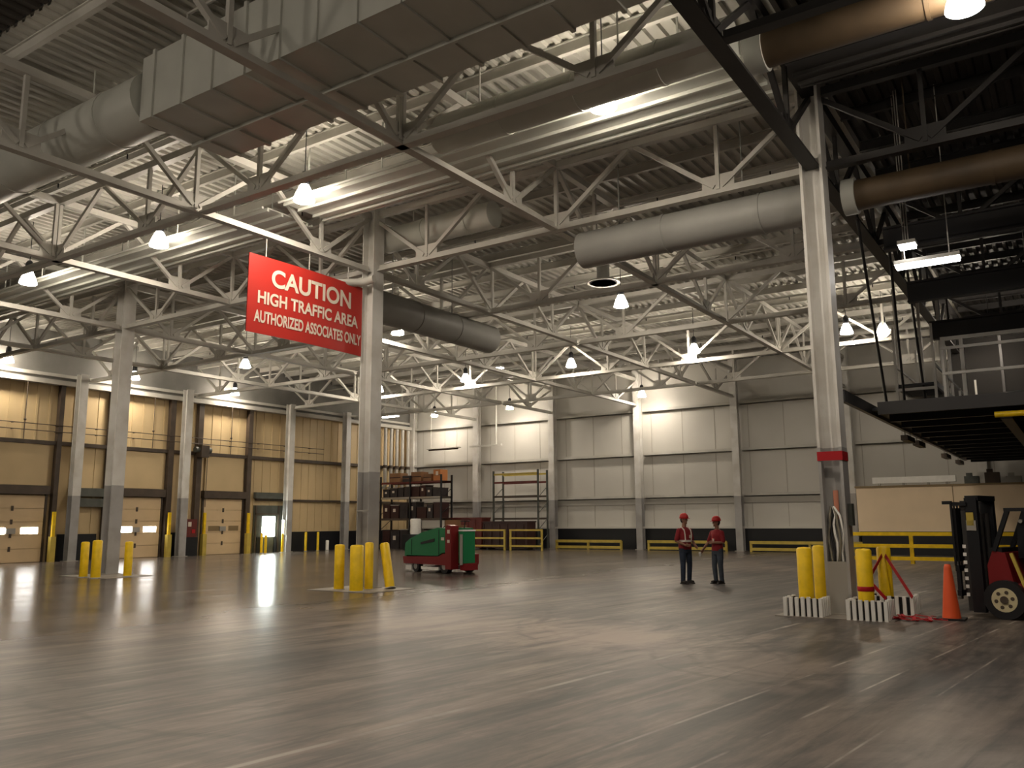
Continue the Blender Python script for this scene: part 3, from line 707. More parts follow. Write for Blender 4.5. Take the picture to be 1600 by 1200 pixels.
def guard_rail(loc, L, h, rails, nposts, label, m_='yellowdull', r=.05, name='guard_rail'):
    t = thing(name, label, 'guard rail', loc, 0, 'yellow guard rails')
    for i in range(nposts):
        x = L * i / (nposts - 1)
        B().box(x - r, x + r, -r, r, 0.0, h).make('post', m_, t)
    for z in rails:
        B().box(-r, L + r, -r - .02, -r + .03, z - r, z + r).make('rail', m_, t)
    return t
guard_rail((-31.9, 43.0, 0), 2.45, 1.25, (.25, .72, 1.2), 2, 'square yellow guard frame before the bins, left one')
guard_rail((-29.15, 43.2, 0), 2.25, 1.25, (.25, .72, 1.2), 2, 'square yellow guard frame before the bins, right one')
for a, x0, x1, lab in ((-1, gx(-1) + .5, gx(0) - 1.0, 'first bay right of the racks'), (0, gx(0) + .7, gx(1) - .6, 'behind the two people'), (1, gx(1) + .7, gx(2) + 1.0, 'left of the taped column')):
    t = thing('low_guard_rail', 'low yellow guard rail along the far wall, ' + lab, 'guard rail', (x0, 46.2, 0), 0, 'yellow guard rails')
    L = x1 - x0
    for x in (.05, L / 2, L - .05): B().box(x - .06, x + .06, -.06, .06, 0, .52).make('post', 'yellowdull', t)
    for z in (.14, .50): B().box(0, L, -.1, -.04, z - .08, z + .08).make('rail', 'yellowdull', t)
guard_rail((-7.9, 36.2, 0), 9.0, 1.18, (.2, .68, 1.14), 5, 'yellow three-bar guard rail behind the orange cone', 'yellow', .07)

# ------------------------------------------------------------------ cream enclosure and white bar
t = thing('cream_enclosure', 'long cream panelled enclosure on a black base against the far wall', 'enclosure', (-9.3, 44.6, 0))
B().box(0, 14, 0, 1.85, 1.12, 3.25).make('body', 'cream', t)
B().box(0.1, 14, .12, 1.85, 0, 1.12).make('base', 'blackpaint', t)
B().box(-.05, 14, -.06, 1.85, 3.25, 3.33).make('roof_edge', 'seam', t)
g = B()
for k in range(1, 4): g.box(k * 4.3 - .02, k * 4.3 + .02, -.012, 0, 1.14, 3.24)
g.each('panel_joint', 'seam', t)
t = thing('white_bar', 'bright white square bar lying along the top of the cream enclosure', 'pipe', (-8.55, 44.9, 3.33))
B().box(0, 3.7, -.1, .15, .12, .42).make('pipe', 'whiteplain', t)  # square bar in plain white
for x in (.3, 1.4, 2.5, 3.3): B().box(x - .05, x + .05, -.06, .1, 0, .12).make('support', 'greyband', t)
for k in range(5):
    x = -4.5 + k * .85
    h_ = [.35, .5, .3, .62, .4][k]
    o = B().box(x, x + .6, 44.8, 45.4, 3.33, 3.33 + h_).box(x + .1, x + .35, 44.75, 45.0, 3.33 + h_, 3.33 + h_ + .15).make('roof_equipment', ['greydoor', 'brown', 'greyband', 'brown', 'carton'][k])
    tag(o, 'small ' + ['grey green', 'dark brown', 'light grey', 'tall brown', 'tan'][k] + ' unit on the cream enclosure roof right of the white bar', 'equipment', 'units on the cream roof')

# ------------------------------------------------------------------ platform on the right
t = thing('platform', 'dark raised steel platform jutting out right of the taped column', 'platform', (-4.35, 23.5, 4.40))
B().box(0, 18, 0, 21.6, .12, .20).make('deck_plate', 'blackpaint', t)
B().box(.15, 18, -.1, 0, .0, .33).make('front_fascia', 'steeldark', t)
B().box(-.1, 0, -3.1, 21.6, .02, .30).make('side_beam', 'blackpaint', t)
for k in range(12):
    B().box(.25, 18, .9 + k * 1.8, 1.02 + k * 1.8, -.10, .11).make('joist', 'blackpaint', t)
B().box(2.9, 3.15, 0, 21.6, -.30, -.105).make('girder', 'blackpaint', t)
B().box(7.2, 7.5, 0, 21.6, -.30, -.105).make('girder', 'blackpaint', t)
for (x, y) in ((7.35, .5), (7.35, 12), (7.35, 21), (16, .5), (16, 21)):
    B().box(x - .15, x + .15, y - .15, y + .15, -4.40, -.31).make('leg', 'blackpaint', t)
t2 = guard_rail((-2.6, 23.6, 4.6), 14.0, 1.45, (.75, 1.40), 6, 'pale guard rail standing on the dark platform', 'steel', .035, 'platform_rail')
for k, (px0, py0, px1, py1) in enumerate(((-3.72, 20.0, -4.3, 25.5), (-3.4, 22.0, -4.0, 26.5), (-3.2, 23.0, -3.5, 27.0))):
    o = B().tube([(px0, py0, 8.7), (px1, py1, 4.62)], .035, 8).make('hanger_rod', 'steeldark')
    tag(o, ['leftmost', 'middle', 'rightmost'][k] + ' of the dark slanting rods holding up the platform', 'rod', 'platform hanger rods')
t = thing('added_dark_partition', 'added dark partition standing across the back of the platform', 'enclosure', (-4.15, 39.5, 4.6))  # made-up dark partition, put in to darken the area behind the platform
B().box(0, 17.6, 0, 2.2, 0, 4.6).make('panel', mat('matte_dark_partition', (.016, .015, .014), .95, spec=.1), t)
g = B()
for k in range(10): g.box(k * 1.9, k * 1.9 + .1, -.06, 0, 0, 4.6)
g.each('stud', 'steeldark', t)
for k, (x, ztop) in enumerate(((-4.2, 7.2), (-3.62, 8.5), (-3.15, 7.3))):
    o = B().box(x - .04, x + .04, 27.2 + k * .5, 27.28 + k * .5, 4.6, H).box(x - .1, x + .1, 27.14 + k * .5, 27.34 + k * .5, 4.6, 4.62).make('hanger_post', 'steel')
    tag(o, ['leftmost', 'middle', 'rightmost'][k] + ' of the thin pale posts rising from the platform to the trusses', 'post', 'pale platform posts')
# conveyor frame on the platform, running to the far wall
t = thing('conveyor', 'pale conveyor frame standing on the platform behind the hanging rods', 'conveyor', (-4.2, 26.0, 4.6))
for k in range(9):
    for x in (.1, 1.1): B().box(x - .035, x + .035, 2.0 * k - .035, 2.0 * k + .035, 0, 1.5 if k % 2 else 2.6).make('leg', 'steel', t)
    B().box(.1, 1.1, 2.0 * k - .03, 2.0 * k + .03, .72, .8).make('crossbar', 'steel', t)
for x in (.1, 1.1):
    B().box(x - .03, x + .03, 0, 16, .8, .96).make('side_rail', 'greyband', t); B().box(x - .025, x + .025, 0, 16, 1.42, 1.48).make('hand_rail', 'steel', t)
B().box(.14, 1.06, 0, 16, .86, .92).make('belt', 'black', t)
# a pale door frame shape on the platform and small pipes
t = thing('gate_frame', 'pale upright gate frame on the platform near the right edge', 'gate', (-2.75, 25.2, 4.6))
B().box(-.05, .05, -.05, .05, 0, 2.0).make('post', 'steel', t); B().box(.4, .5, -.05, .05, 0, 1.9).make('post', 'steel', t); B().box(-.05, 3.2, -.04, .04, 1.9, 2.0).make('top_bar', 'steel', t)
t = thing('motor_unit', 'small grey motor unit lying on the platform behind its rail', 'motor', (-1.2, 25.6, 4.6))
B().tube([(-.6, 0, .22), (.5, 0, .28)], .18, 14).make('motor_body', 'greydoor', t); B().box(-.7, .6, -.25, .25, 0, .08).make('mount', 'greyband', t); B().ball((-.62, -.05, .25), .09, 8).make('end_cap', 'steel', t)
o = B().tube([(-1.55, 23.2, 4.18), (8, 23.2, 4.18)], .07, 12).make('yellow_pipe', 'yellow'); tag(o, 'yellow pipe hung beneath the dark platform at the right edge', 'pipe')
for k, (x, y) in enumerate(((-4.38, 29.0), (-4.38, 31.2), (-4.38, 38.0), (-4.38, 42.5))):
    t = thing('bracket_light', 'unlit dark fixture under the platform edge, ' + ['nearest', 'second nearest', 'third along', 'furthest'][k], 'fixture', (x, y, 4.40), 0, 'fixtures under the platform edge')
    B().box(-.1, .1, -.7, .7, -.28, -.12).make('housing', 'brown', t); B().bar((0, -.5, -.12), (0, -.5, .02), .04).bar((0, .5, -.12), (0, .5, .02), .04).make('bracket', 'greyband', t)
# dark overhead machinery beams in the dark bay
for k, (y, z, lab) in enumerate(((20.6, 7.9, 'nearest'), (23.6, 7.3, 'middle'), (27.5, 7.0, 'furthest'))):
    t = thing('overhead_crane_beam', f'black overhead beam in the dark bay above the platform, {lab}', 'beam', (XD + .55, y, z), 0, 'black beams above the platform')
    B().box(0, 13, -.12, .12, 0, .05).box(0, 13, -.12, .12, .5, .55).box(0, 13, -.02, .02, .05, .5).make('beam', 'steeldark', t)
    g = B()
    for q in range(4): g.bar((.5 + 3 * q, 0, .55), (.5 + 3 * q, 0, H - z), .05)
    g.each('hanger', 'steeldark', t)

# ------------------------------------------------------------------ caution sign
t = thing('caution_sign', 'large red hanging caution sign with pale lettering left of the middle column', 'sign', (gx(1) + .02, 12.6, 6.2))
n = 24; L = 3.85; Hs = 1.93
def bow(u): return 0.07 * math.sin(PI * u)
vs = []; fs = []
for i in range(n + 1):
    u = i / n
    for dx in (0, -.03):
        vs += [(bow(u) + dx, u * L, 0), (bow(u) + dx, u * L, Hs)]
for i in range(n):
    o = 4 * i; fs += [(o, o + 4, o + 5, o + 1), (o + 2, o + 3, o + 7, o + 6), (o, o + 2, o + 6, o + 4), (o + 1, o + 5, o + 7, o + 3)]
fs += [(0, 1, 3, 2), (4 * n, 4 * n + 2, 4 * n + 3, 4 * n + 1)]
b = B(); b.add(vs, fs); b.make('panel', 'red', t)
def text_mesh(txt, wid, hgt, yc, zc, name):
    cu = bpy.data.curves.new(name, 'FONT'); cu.body = txt; cu.align_x = 'LEFT'; cu.offset = 0.028; cu.extrude = 0.0
    ob = bpy.data.objects.new(name, cu); col.objects.link(ob)
    dg = bpy.context.evaluated_depsgraph_get(); me = bpy.data.meshes.new_from_object(ob.evaluated_get(dg))
    bpy.data.objects.remove(ob)
    xs = [v.co.x for v in me.vertices]; ys = [v.co.y for v in me.vertices]
    x0, x1, y0, y1 = min(xs), max(xs), min(ys), max(ys)
    return me, x0, x1, y0, y1
for txt, wid, hgt, yc, zc in (('CAUTION', 2.72, .46, 2.02, 1.45), ('HIGH TRAFFIC AREA', 3.4, .32, 1.98, .90), ('AUTHORIZED ASSOCIATES ONLY', 3.62, .30, 2.0, .42)):
    me, x0, x1, y0, y1 = text_mesh(txt, wid, hgt, yc, zc, 'lettering')
    for v in me.vertices:
        a = (v.co.x - x0) / (x1 - x0) * wid + yc - wid / 2; c = (v.co.y - y0) / (y1 - y0) * hgt + zc - hgt / 2
        v.co = (bow(a / L) + .012, a, c)
    me.materials.append(M['letter']); o = bpy.data.objects.new('lettering', me); col.objects.link(o); o.parent = t
for yy in (.5, 1.9, 3.3): B().bar((-.01, yy, Hs), (-.01, yy, H - 6.2 - .05), .02).make('hanger', 'steel', t)
o = B().tube([(gx(1) - .1, 15.6, 8.1), (gx(1) + .12, 16.35, 8.25), (gx(1) + .5, 16.4, 8.3)], .11, 14).make('pipe_elbow', 'steel'); tag(o, 'pale elbow pipe on the middle column at the sign corner', 'pipe')

# ------------------------------------------------------------------ columns dressing
# tape band, orange writing and cables on the taped column
xr, yr = gx(3), 16.6
h = .225
o = B().box(xr - h, xr + h, yr - h - .006, yr - h, 2.80, 2.97).box(xr - h - .005, xr - h, yr - h, yr + h, 2.80, 2.97).box(xr + h, xr + h + .005, yr - h, yr + h, 2.80, 2.97).make('tape_band', 'tape', COLS['R'])
o.location = (-xr, -yr, 0)
o = B().box(-.165, .165, -.222, -.20, .02, .95).make('guard_plate', 'greyband', COLS['R'])
o = B().box(-.03, .06, -.03, -.018, 1.72, 2.25).make('orange_marking', mat('orange_writing', (.62, .25, .16), .6), COLS['R'])
t = thing('cable_bundle', 'bundle of grey cables hanging inside the taped column', 'cable', (xr, yr, 0))
for k, (dx, c) in enumerate(((-.12, 'cable'), (-.06, 'black'), (-.01, 'whiteplain'), (.05, 'cable'), (.11, 'whiteplain'))):
    pts = [(dx * .2 - .05, -.08, 1.95)]
    for q in range(1, 8): pts.append((dx + .03 * math.sin(q * 1.3 + k), -.12 - .03 * math.cos(q + k), 1.95 - q * .165))
    B().tube(pts, .022, 8).make('cable', c, t)
# bollards round the taped column
spots = [(-4.30, 15.95, 1.21, .135, 'front left of the taped column'), (-4.28, 16.93, 1.22, .125, 'rear left of the taped column'), (-3.27, 15.9, 1.20, .135, 'with red tape ring, right of the taped column'), (-3.18, 17.2, 1.20, .125, 'draped with red tape, rear right of the taped column')]
for x, y, h_, r, lab in spots:
    t = make_post(r, h_); t.location = (x, y, 0); t['label'] = 'thick yellow bollard ' + lab; t['group'] = 'bollards around the columns'
    if 'ring' in lab: B().lathe([(r + .004, .48), (r + .008, .49), (r + .008, .55), (r + .004, .56)], n=16).make('tape_ring', 'tape', t)
def slat_guard(x0, x1, y0, y1, lab):
    t = thing('slatted_guard', lab, 'guard', ((x0 + x1) / 2, (y0 + y1) / 2, 0), 0, 'white slatted guards')
    cx, cy = (x0 + x1) / 2, (y0 + y1) / 2
    B().box(x0 - cx + .05, x1 - cx - .05, y0 - cy + .03, y0 - cy + .05, .01, .32).box(x0 - cx + .03, x0 - cx + .05, y0 - cy + .05, y1 - cy - .05, .01, .32).box(x1 - cx - .05, x1 - cx - .03, y0 - cy + .05, y1 - cy - .05, .01, .32).make('backing', 'black', t)
    pts = []; n = 7
    for k in range(n): pts.append((x0 + (x1 - x0) * k / (n - 1), y0))
    for k in range(1, 5): pts.append((x1, y0 + (y1 - y0) * k / 4)); pts.append((x0, y0 + (y1 - y0) * k / 4))
    for (px, py) in pts:
        B().box(px - cx - .03, px - cx + .03, py - cy - .03, py - cy + .03, 0, .34 + random.uniform(-.01, .01)).make('slat', 'whiteplain', t)
slat_guard(-4.62, -4.00, 15.70, 16.25, 'white slatted guard round the foot of the left bollards')
slat_guard(-3.53, -2.92, 15.65, 16.25, 'white slatted guard round the foot of the right bollards')
slat_guard(-3.45, -2.70, 16.85, 17.5, 'white slatted guard behind, round the tape draped bollard')
t = thing('caution_tape', 'loose red tape draped from the rear right bollard to a heap on the floor', 'tape', (-3.18, 17.2, 0))
B().bar((.0, -.16, 1.05), (-.15, -1.2, .5), .008, .07).make('strip', 'tape', t)
B().bar((.05, -.14, 1.05), (.55, -.7, .35), .008, .07).make('strip', 'tape', t)
B().bar((-.2, -.5, .62), (.1, -.62, .3), .008, .06).make('strip', 'tape', t)
g = B()
for k in range(26):
    a = random.uniform(0, 6.3); x = .55 + random.uniform(-.25, .45); y = -1.1 + random.uniform(-.15, .15)
    g.bar((x, y, random.uniform(.01, .09)), (x + .22 * math.cos(a), y + .1 * math.sin(a), random.uniform(.01, .07)), .05, .012)
g.make('floor_heap', 'tape', t)
# middle and left column bollards
for x, y, h_, r, lab in ((-16.11, 15.95, 1.15, .13, 'left one beside the sign column'), (-15.3, 15.75, 1.15, .17, 'thickest, in front of the sign column'), (-15.42, 16.32, 1.2, .11, 'thin one tucked behind the thickest by the sign column'),
                         (-27.3, 15.5, 1.14, .13, 'left one before the left column'), (-26.5, 15.45, 1.2, .15, 'middle one touching the left column'), (-26.42, 16.5, 1.13, .13, 'right one standing apart from the left column')):
    t = make_post(r, h_); t.location = (x, y, 0); t['label'] = 'yellow bollard, ' + lab; t['group'] = 'bollards around the columns'
t = make_post(.125, 1.2); t.location = (-15.16, 16.85, 0.012); t.rotation_euler = (-.15 * .56, -.15 * 1.8, 0); t['label'] = 'leaning yellow bollard right of the sign column'; t['group'] = 'bollards around the columns'
for (x, y, s_, lab) in ((-15.75, 16.4, 1.1, 'low pale concrete pad under the sign column bollards'), (-27.3, 16.3, 1.4, 'low pale concrete pad under the left column bollards'), (-3.8, 16.5, 1.0, 'low pale concrete pad under the taped column')):
    o = B().box(x - s_, x + s_, y - .85, y + .85, 0, .012).make('concrete_pad', mat('pad_concrete', (.30, .27, .23), .5, noise=.3, nscale=3)); tag(o, lab, 'pad')
# things on middle column: straps
B().box(-.215, .215, -.22, -.214, 2.0, 2.04).make('strap', 'greyband', COLS['M'])
# small wall box on taped column side
o = B().box(.225, .30, -.1, .1, 1.6, 2.0).make('switch_box', 'greydoor', COLS['R'])

# ------------------------------------------------------------------ traffic cone
t = thing('traffic_cone', 'tall orange traffic cone left of the forklift', 'cone', (-2.05, 16.6, 0))
B().lathe([(.15, .03), (.145, .06), (.06, .88), (.045, .93), (.0, .935)], n=20).make('cone_body', 'orange', t)
B().prism([(-.22, 0), (.22, 0), (.22, .03), (-.22, .03)], 'y', -.22, .22).make('base', 'black', t)

# ------------------------------------------------------------------ sweeper
t = thing('floor_scrubber', 'green and dark red ride-on floor scrubber right of the sign column', 'floor scrubber', (-17.60, 22.54, 0), math.atan2(-.24, .97))
# local: -x is the hood end, +y is away from the viewer
B().prism([(-2.72, .28), (-.05, .28), (-.05, .62), (-.45, .66), (-.7, .56), (-2.78, .52)], 'y', 0, 1.25).make('chassis', 'machinered', t)
b = B(); b.prism([(-2.70, .56), (-.78, .58), (-.55, .68), (-.30, .70), (-.30, 1.5), (-.80, 1.52), (-1.7, 1.36), (-2.4, 1.14), (-2.68, .98)], 'y', .03, 1.2)
b.make('hood', 'green', t)
B().box(-2.80, -2.68, .1, 1.15, .5, .85).make('rear_bumper', 'green', t)
B().prism([(-1.75, .95), (-.95, 1.05), (-.95, 1.16), (-1.75, 1.02)], 'y', .015, .03).make('vent_recess', 'blackpaint', t)
B().box(-2.3, -2.28, .02, .03, .58, 1.12).box(-.72, -.70, .02, .03, .62, 1.46).make('panel_gap', 'blackpaint', t)
B().prism([(-.30, .15), (.02, .15), (.02, 1.58), (-.22, 1.62), (-.30, 1.5)], 'y', -.02, .3).make('front_tower', 'machinered', t)
B().box(.03, .28, .30, .80, .35, 1.40).make('solution_tank', 'green', t)
B().box(.03, .30, .28, .82, 1.40, 1.45).make('tank_lid', 'whiteplain', t)
B().box(.18, .26, .22, .29, .3, 1.3).make('hose_guard', 'greyband', t)
B().box(-.18, -.05, -.03, -.02, 1.33, 1.45).make('sticker', 'letter', t)
B().box(-.18, -.05, -.03, -.02, 1.02, 1.12).make('sticker', 'letter', t)
B().box(-.58, -.42, .02, .03, 1.1, 1.2).make('sticker', 'letter', t)
for x, r in ((-.42, .24), (-2.05, .2)):
    for yy in (.04, 1.03):
        wh = B().tube([(x, yy, r), (x, yy + .18, r)], r, 18).make('wheel', 'black', t)
        B().tube([(x, yy - .012, r), (x, yy, r)], r * .5, 12).make('wheel_hub', 'greyband', wh)
B().box(-1.75, -.75, .05, 1.2, .1, .2).make('squeegee', 'whiteplain', t)
B().box(-2.72, -2.35, .08, .5, .06, .27).make('scrub_deck', 'whiteplain', t)
B().box(-.7, -.35, .3, .95, 1.52, 1.6).box(-.75, -.66, .3, .95, 1.6, 1.78).make('seat', 'carton', t)
B().tube([(-.05, .6, 1.5), (.0, .6, 1.72)], .02, 6).lathe([(.16, 1.72), (.18, 1.73), (.16, 1.75)], x=.0, y=.6).make('steering_wheel', 'black', t)
B().box(.1, .38, .3, .85, .12, .34).make('front_bumper', 'machinered', t)

# ------------------------------------------------------------------ forklift
t = thing('forklift', 'black and red forklift cut off by the right picture edge', 'forklift', (-1.04, 17.55, 0), math.radians(-14))
# local: forward is -x
for yy in (-.46, .34):
    m1 = B().box(-.64, -.44, yy, yy + .12, .08, 2.08).make('mast_rail', 'blackpaint', t)
    B().box(-.72, -.64, yy + .02, yy + .10, .1, 2.03).make('mast_inner_rail', 'steeldark', t)
B().box(-.64, -.42, -.42, .44, 2.03, 2.12).box(-.60, -.52, -.34, .34, 1.55, 1.66).box(-.60, -.52, -.34, .34, .25, .38).make('mast_crossmembers', 'blackpaint', t)
B().tube([(-.5, -.15, .3), (-.5, -.15, 1.81)], .045, 10).make('lift_cylinder', 'steeldark', t)
B().tube([(-.5, .15, .3), (-.5, .15, 1.81)], .045, 10).make('lift_cylinder', 'steeldark', t)
for yy in (-.06, .02): B().bar((-.56, yy, .5), (-.56, yy, 1.98), .035, .02).make('lift_chain', 'chrome', t)
B().box(-.80, -.65, -.30, -.22, .4, .85).box(-.80, -.65, .22, .30, .4, .85).box(-.80, -.65, -.30, .30, .56, .64).make('side_shifter', 'steeldark', t)
B().box(-.87, -.80, -.5, .5, .35, .45).box(-.87, -.80, -.5, .5, .78, .88).box(-.865, -.80, -.48, -.40, .35, .88).box(-.865, -.80, .40, .48, .35, .88).make('carriage', 'blackpaint', t)
g = B().box(-.87, -.835, -.52, .52, 1.96, 2.01)
for k in range(8): g.box(-.87, -.845, -.5 + k * .14, -.475 + k * .14, .88, 1.97)
g.box(-.87, -.835, -.52, -.48, .88, 1.97).box(-.87, -.835, .48, .52, .88, 1.97).box(-.87, -.835, -.5, .5, 1.3, 1.36)
g.box(-.87, -.6, -.50, -.45, 1.94, 2.00).box(-1.00, -.835, -.52, -.47, 1.97, 2.03)
g.make('load_backrest', 'blackpaint', t)
for yy in (-.33, .23):
    B().box(-.92, -.875, yy, yy + .11, .28, .95).box(-1.10, -.875, yy, yy + .11, .28, .325).make('fork', 'greyband', t)
B().box(-.62, -.50, -.475, -.462, 1.59, 1.82).make('caution_sticker', 'yellowdull', t)
B().box(-.63, -.47, -.475, -.462, 1.5, 1.68).make('sticker', 'greyband', t)
g = B()
for k in range(7): g.box(-.735, -.68, -.455, -.442, .35 + k * .14, .41 + k * .14)
g.make('reflective_marks', 'whiteplain', t)
B().prism([(-.35, .32), (1.6, .32), (1.75, .5), (1.75, 1.05), (1.4, 1.15), (.55, 1.0), (.45, .62), (.05, .60), (-.05, 1.12), (-.25, 1.15), (-.35, .9)], 'y', -.45, .45).make('body', 'machinered', t)
B().box(-.30, -.10, -.44, .44, 1.12, 1.2).make('dashboard', 'blackpaint', t)
B().box(.6, 1.15, -.3, .3, 1.0, 1.14).box(1.05, 1.2, -.3, .3, 1.14, 1.6).make('seat', 'black', t)
for x0, z0, x1 in ((-.22, 1.15, .05), (1.45, 1.1, 1.2)):
    for yy in (-.44, .44): B().bar((x0, yy, z0), (x1, yy, 1.85), .07).make('guard_pillar', 'blackpaint', t)
g = B().box(.0, 1.25, -.48, -.42, 1.83, 1.89).box(.0, 1.25, .42, .48, 1.83, 1.89)
for k in range(7): g.box(.0 + k * .2, .05 + k * .2, -.44, .44, 1.84, 1.88)
g.make('overhead_guard', 'blackpaint', t)
B().prism([(.0, 1.02), (.75, 1.02), (.85, 1.35), (.8, 1.78), (.15, 1.84), (.02, 1.5)], 'y', .05, .40).make('counterbalance_cowl', 'blackpaint', t)
g = B()
for q, (xx, zz) in enumerate(((.1, 1.66), (.22, 1.55), (.38, 1.7), (.5, 1.5), (.62, 1.64))): g.tube([(xx, -.0, zz), (xx, .04, zz)], .035, 8)
g.each('gauge_lamp', 'greyband', t)
B().box(-.845, -.80, -.46, .46, .95, 1.9).make('backrest_mesh', 'black', t)
B().bar((.05, -.46, 1.12), (.22, -.46, .55), .05).make('grab_handle', 'yellowdull', t)
for sgn in (-1, 1):
    for x, r in ((-.08, .33), (1.25, .25)):
        y0, y1 = (sgn * .40, sgn * .60)
        wh = B().tube([(x, min(y0, y1), r), (x, max(y0, y1), r)], r, 28).make('wheel', 'black', t)
        ys = sgn * .605; yo = sgn * .60
        B().tube([(x, min(ys, yo) , r), (x, max(ys, yo), r)], r * .62, 24).make('rim', 'rim', wh)
        B().tube([(x, sgn * .605, r), (x, sgn * .625, r)], r * .2, 12).make('hub', 'brown', wh)
        g = B()
        for q in range(6):
            a = q * PI / 3 + .2; g.tube([(x + r * .4 * math.cos(a), sgn * .604, r + r * .4 * math.sin(a)), (x + r * .4 * math.cos(a), sgn * .61, r + r * .4 * math.sin(a))], r * .1, 8)
        g.make('rim_holes', 'brown', wh)
t = thing('headlamp', 'x', 'x'); bpy.data.objects.remove(t)

# ------------------------------------------------------------------ people
def fuse(b, name, m_, parent, voxel=0.012, smooth=4):
    me = bpy.data.meshes.new(name); me.from_pydata(b.v, [], b.f); me.update()
    import bmesh
    bm = bmesh.new(); bm.from_mesh(me); bmesh.ops.remove_doubles(bm, verts=bm.verts, dist=1e-5); bmesh.ops.recalc_face_normals(bm, faces=bm.faces); bm.to_mesh(me); bm.free()
    o = bpy.data.objects.new(name, me); col.objects.link(o)
    r = o.modifiers.new('r', 'REMESH'); r.mode = 'VOXEL'; r.voxel_size = voxel; r.use_smooth_shade = True
    s_ = o.modifiers.new('s', 'SMOOTH'); s_.iterations = smooth; s_.factor = .5
    dg = bpy.context.evaluated_depsgraph_get(); me2 = bpy.data.meshes.new_from_object(o.evaluated_get(dg))
    bpy.data.objects.remove(o)
    me2.materials.clear(); me2.materials.append(M[m_])
    for p in me2.polygons: p.use_smooth = True
    o2 = bpy.data.objects.new(name, me2); col.objects.link(o2); o2.parent = parent
    return o2
def loft(b, secs, n=20):
    """secs: (x,y,z,rx,ry) stacked elliptical sections"""
    vs = []; fs = []
    for (x, y, z, rx, ry) in secs:
        for k in range(n): vs.append((x + rx * math.cos(2 * PI * k / n), y + ry * math.sin(2 * PI * k / n), z))
    m_ = len(secs)
    for i in range(m_ - 1):
        for k in range(n): fs.append((i * n + k, i * n + (k + 1) % n, (i + 1) * n + (k + 1) % n, (i + 1) * n + k))
    fs += [tuple(reversed(range(n))), tuple(range((m_ - 1) * n, m_ * n))]
    b.add(vs, fs); return b
def limb(b, pts, rs, n=14):
    b.tube(pts, rs, n)
    for p, r in zip(pts, rs):
        b.ball(p, r * .99, 8)
    return b
def hand(b, wrist, d, palm_n, side):
    """d: finger direction, palm_n: palm normal, side: direction of the thumb"""
    wv = Vector(wrist); d = Vector(d).normalized(); s_ = Vector(side).normalized(); nrm = Vector(palm_n).normalized()
    b.bar(wv, wv + d * .09, .078, .028, up=nrm)
    b.ball(wv + d * .01, .03, 8)
    for k, ln in enumerate((.070, .080, .075, .058)):
        p0 = wv + d * .082 + s_ * (.030 - k * .0205)
        p1 = p0 + d * ln * .45 + nrm * .004; p2 = p1 + (d * .85 + nrm * .5).normalized() * ln * .32; p3 = p2 + (d * .55 + nrm * .8).normalized() * ln * .25
        b.tube([p0, p1, p2, p3], [.0098, .0092, .0086, .007], 8)
    p0 = wv + d * .025 + s_ * .032; p1 = p0 + (d * .6 + s_ * .8 + nrm * .2).normalized() * .038; p2 = p1 + (d * .9 + s_ * .3 + nrm * .3).normalized() * .032
    b.tube([p0, p1, p2], [.0125, .0108, .0085], 8)
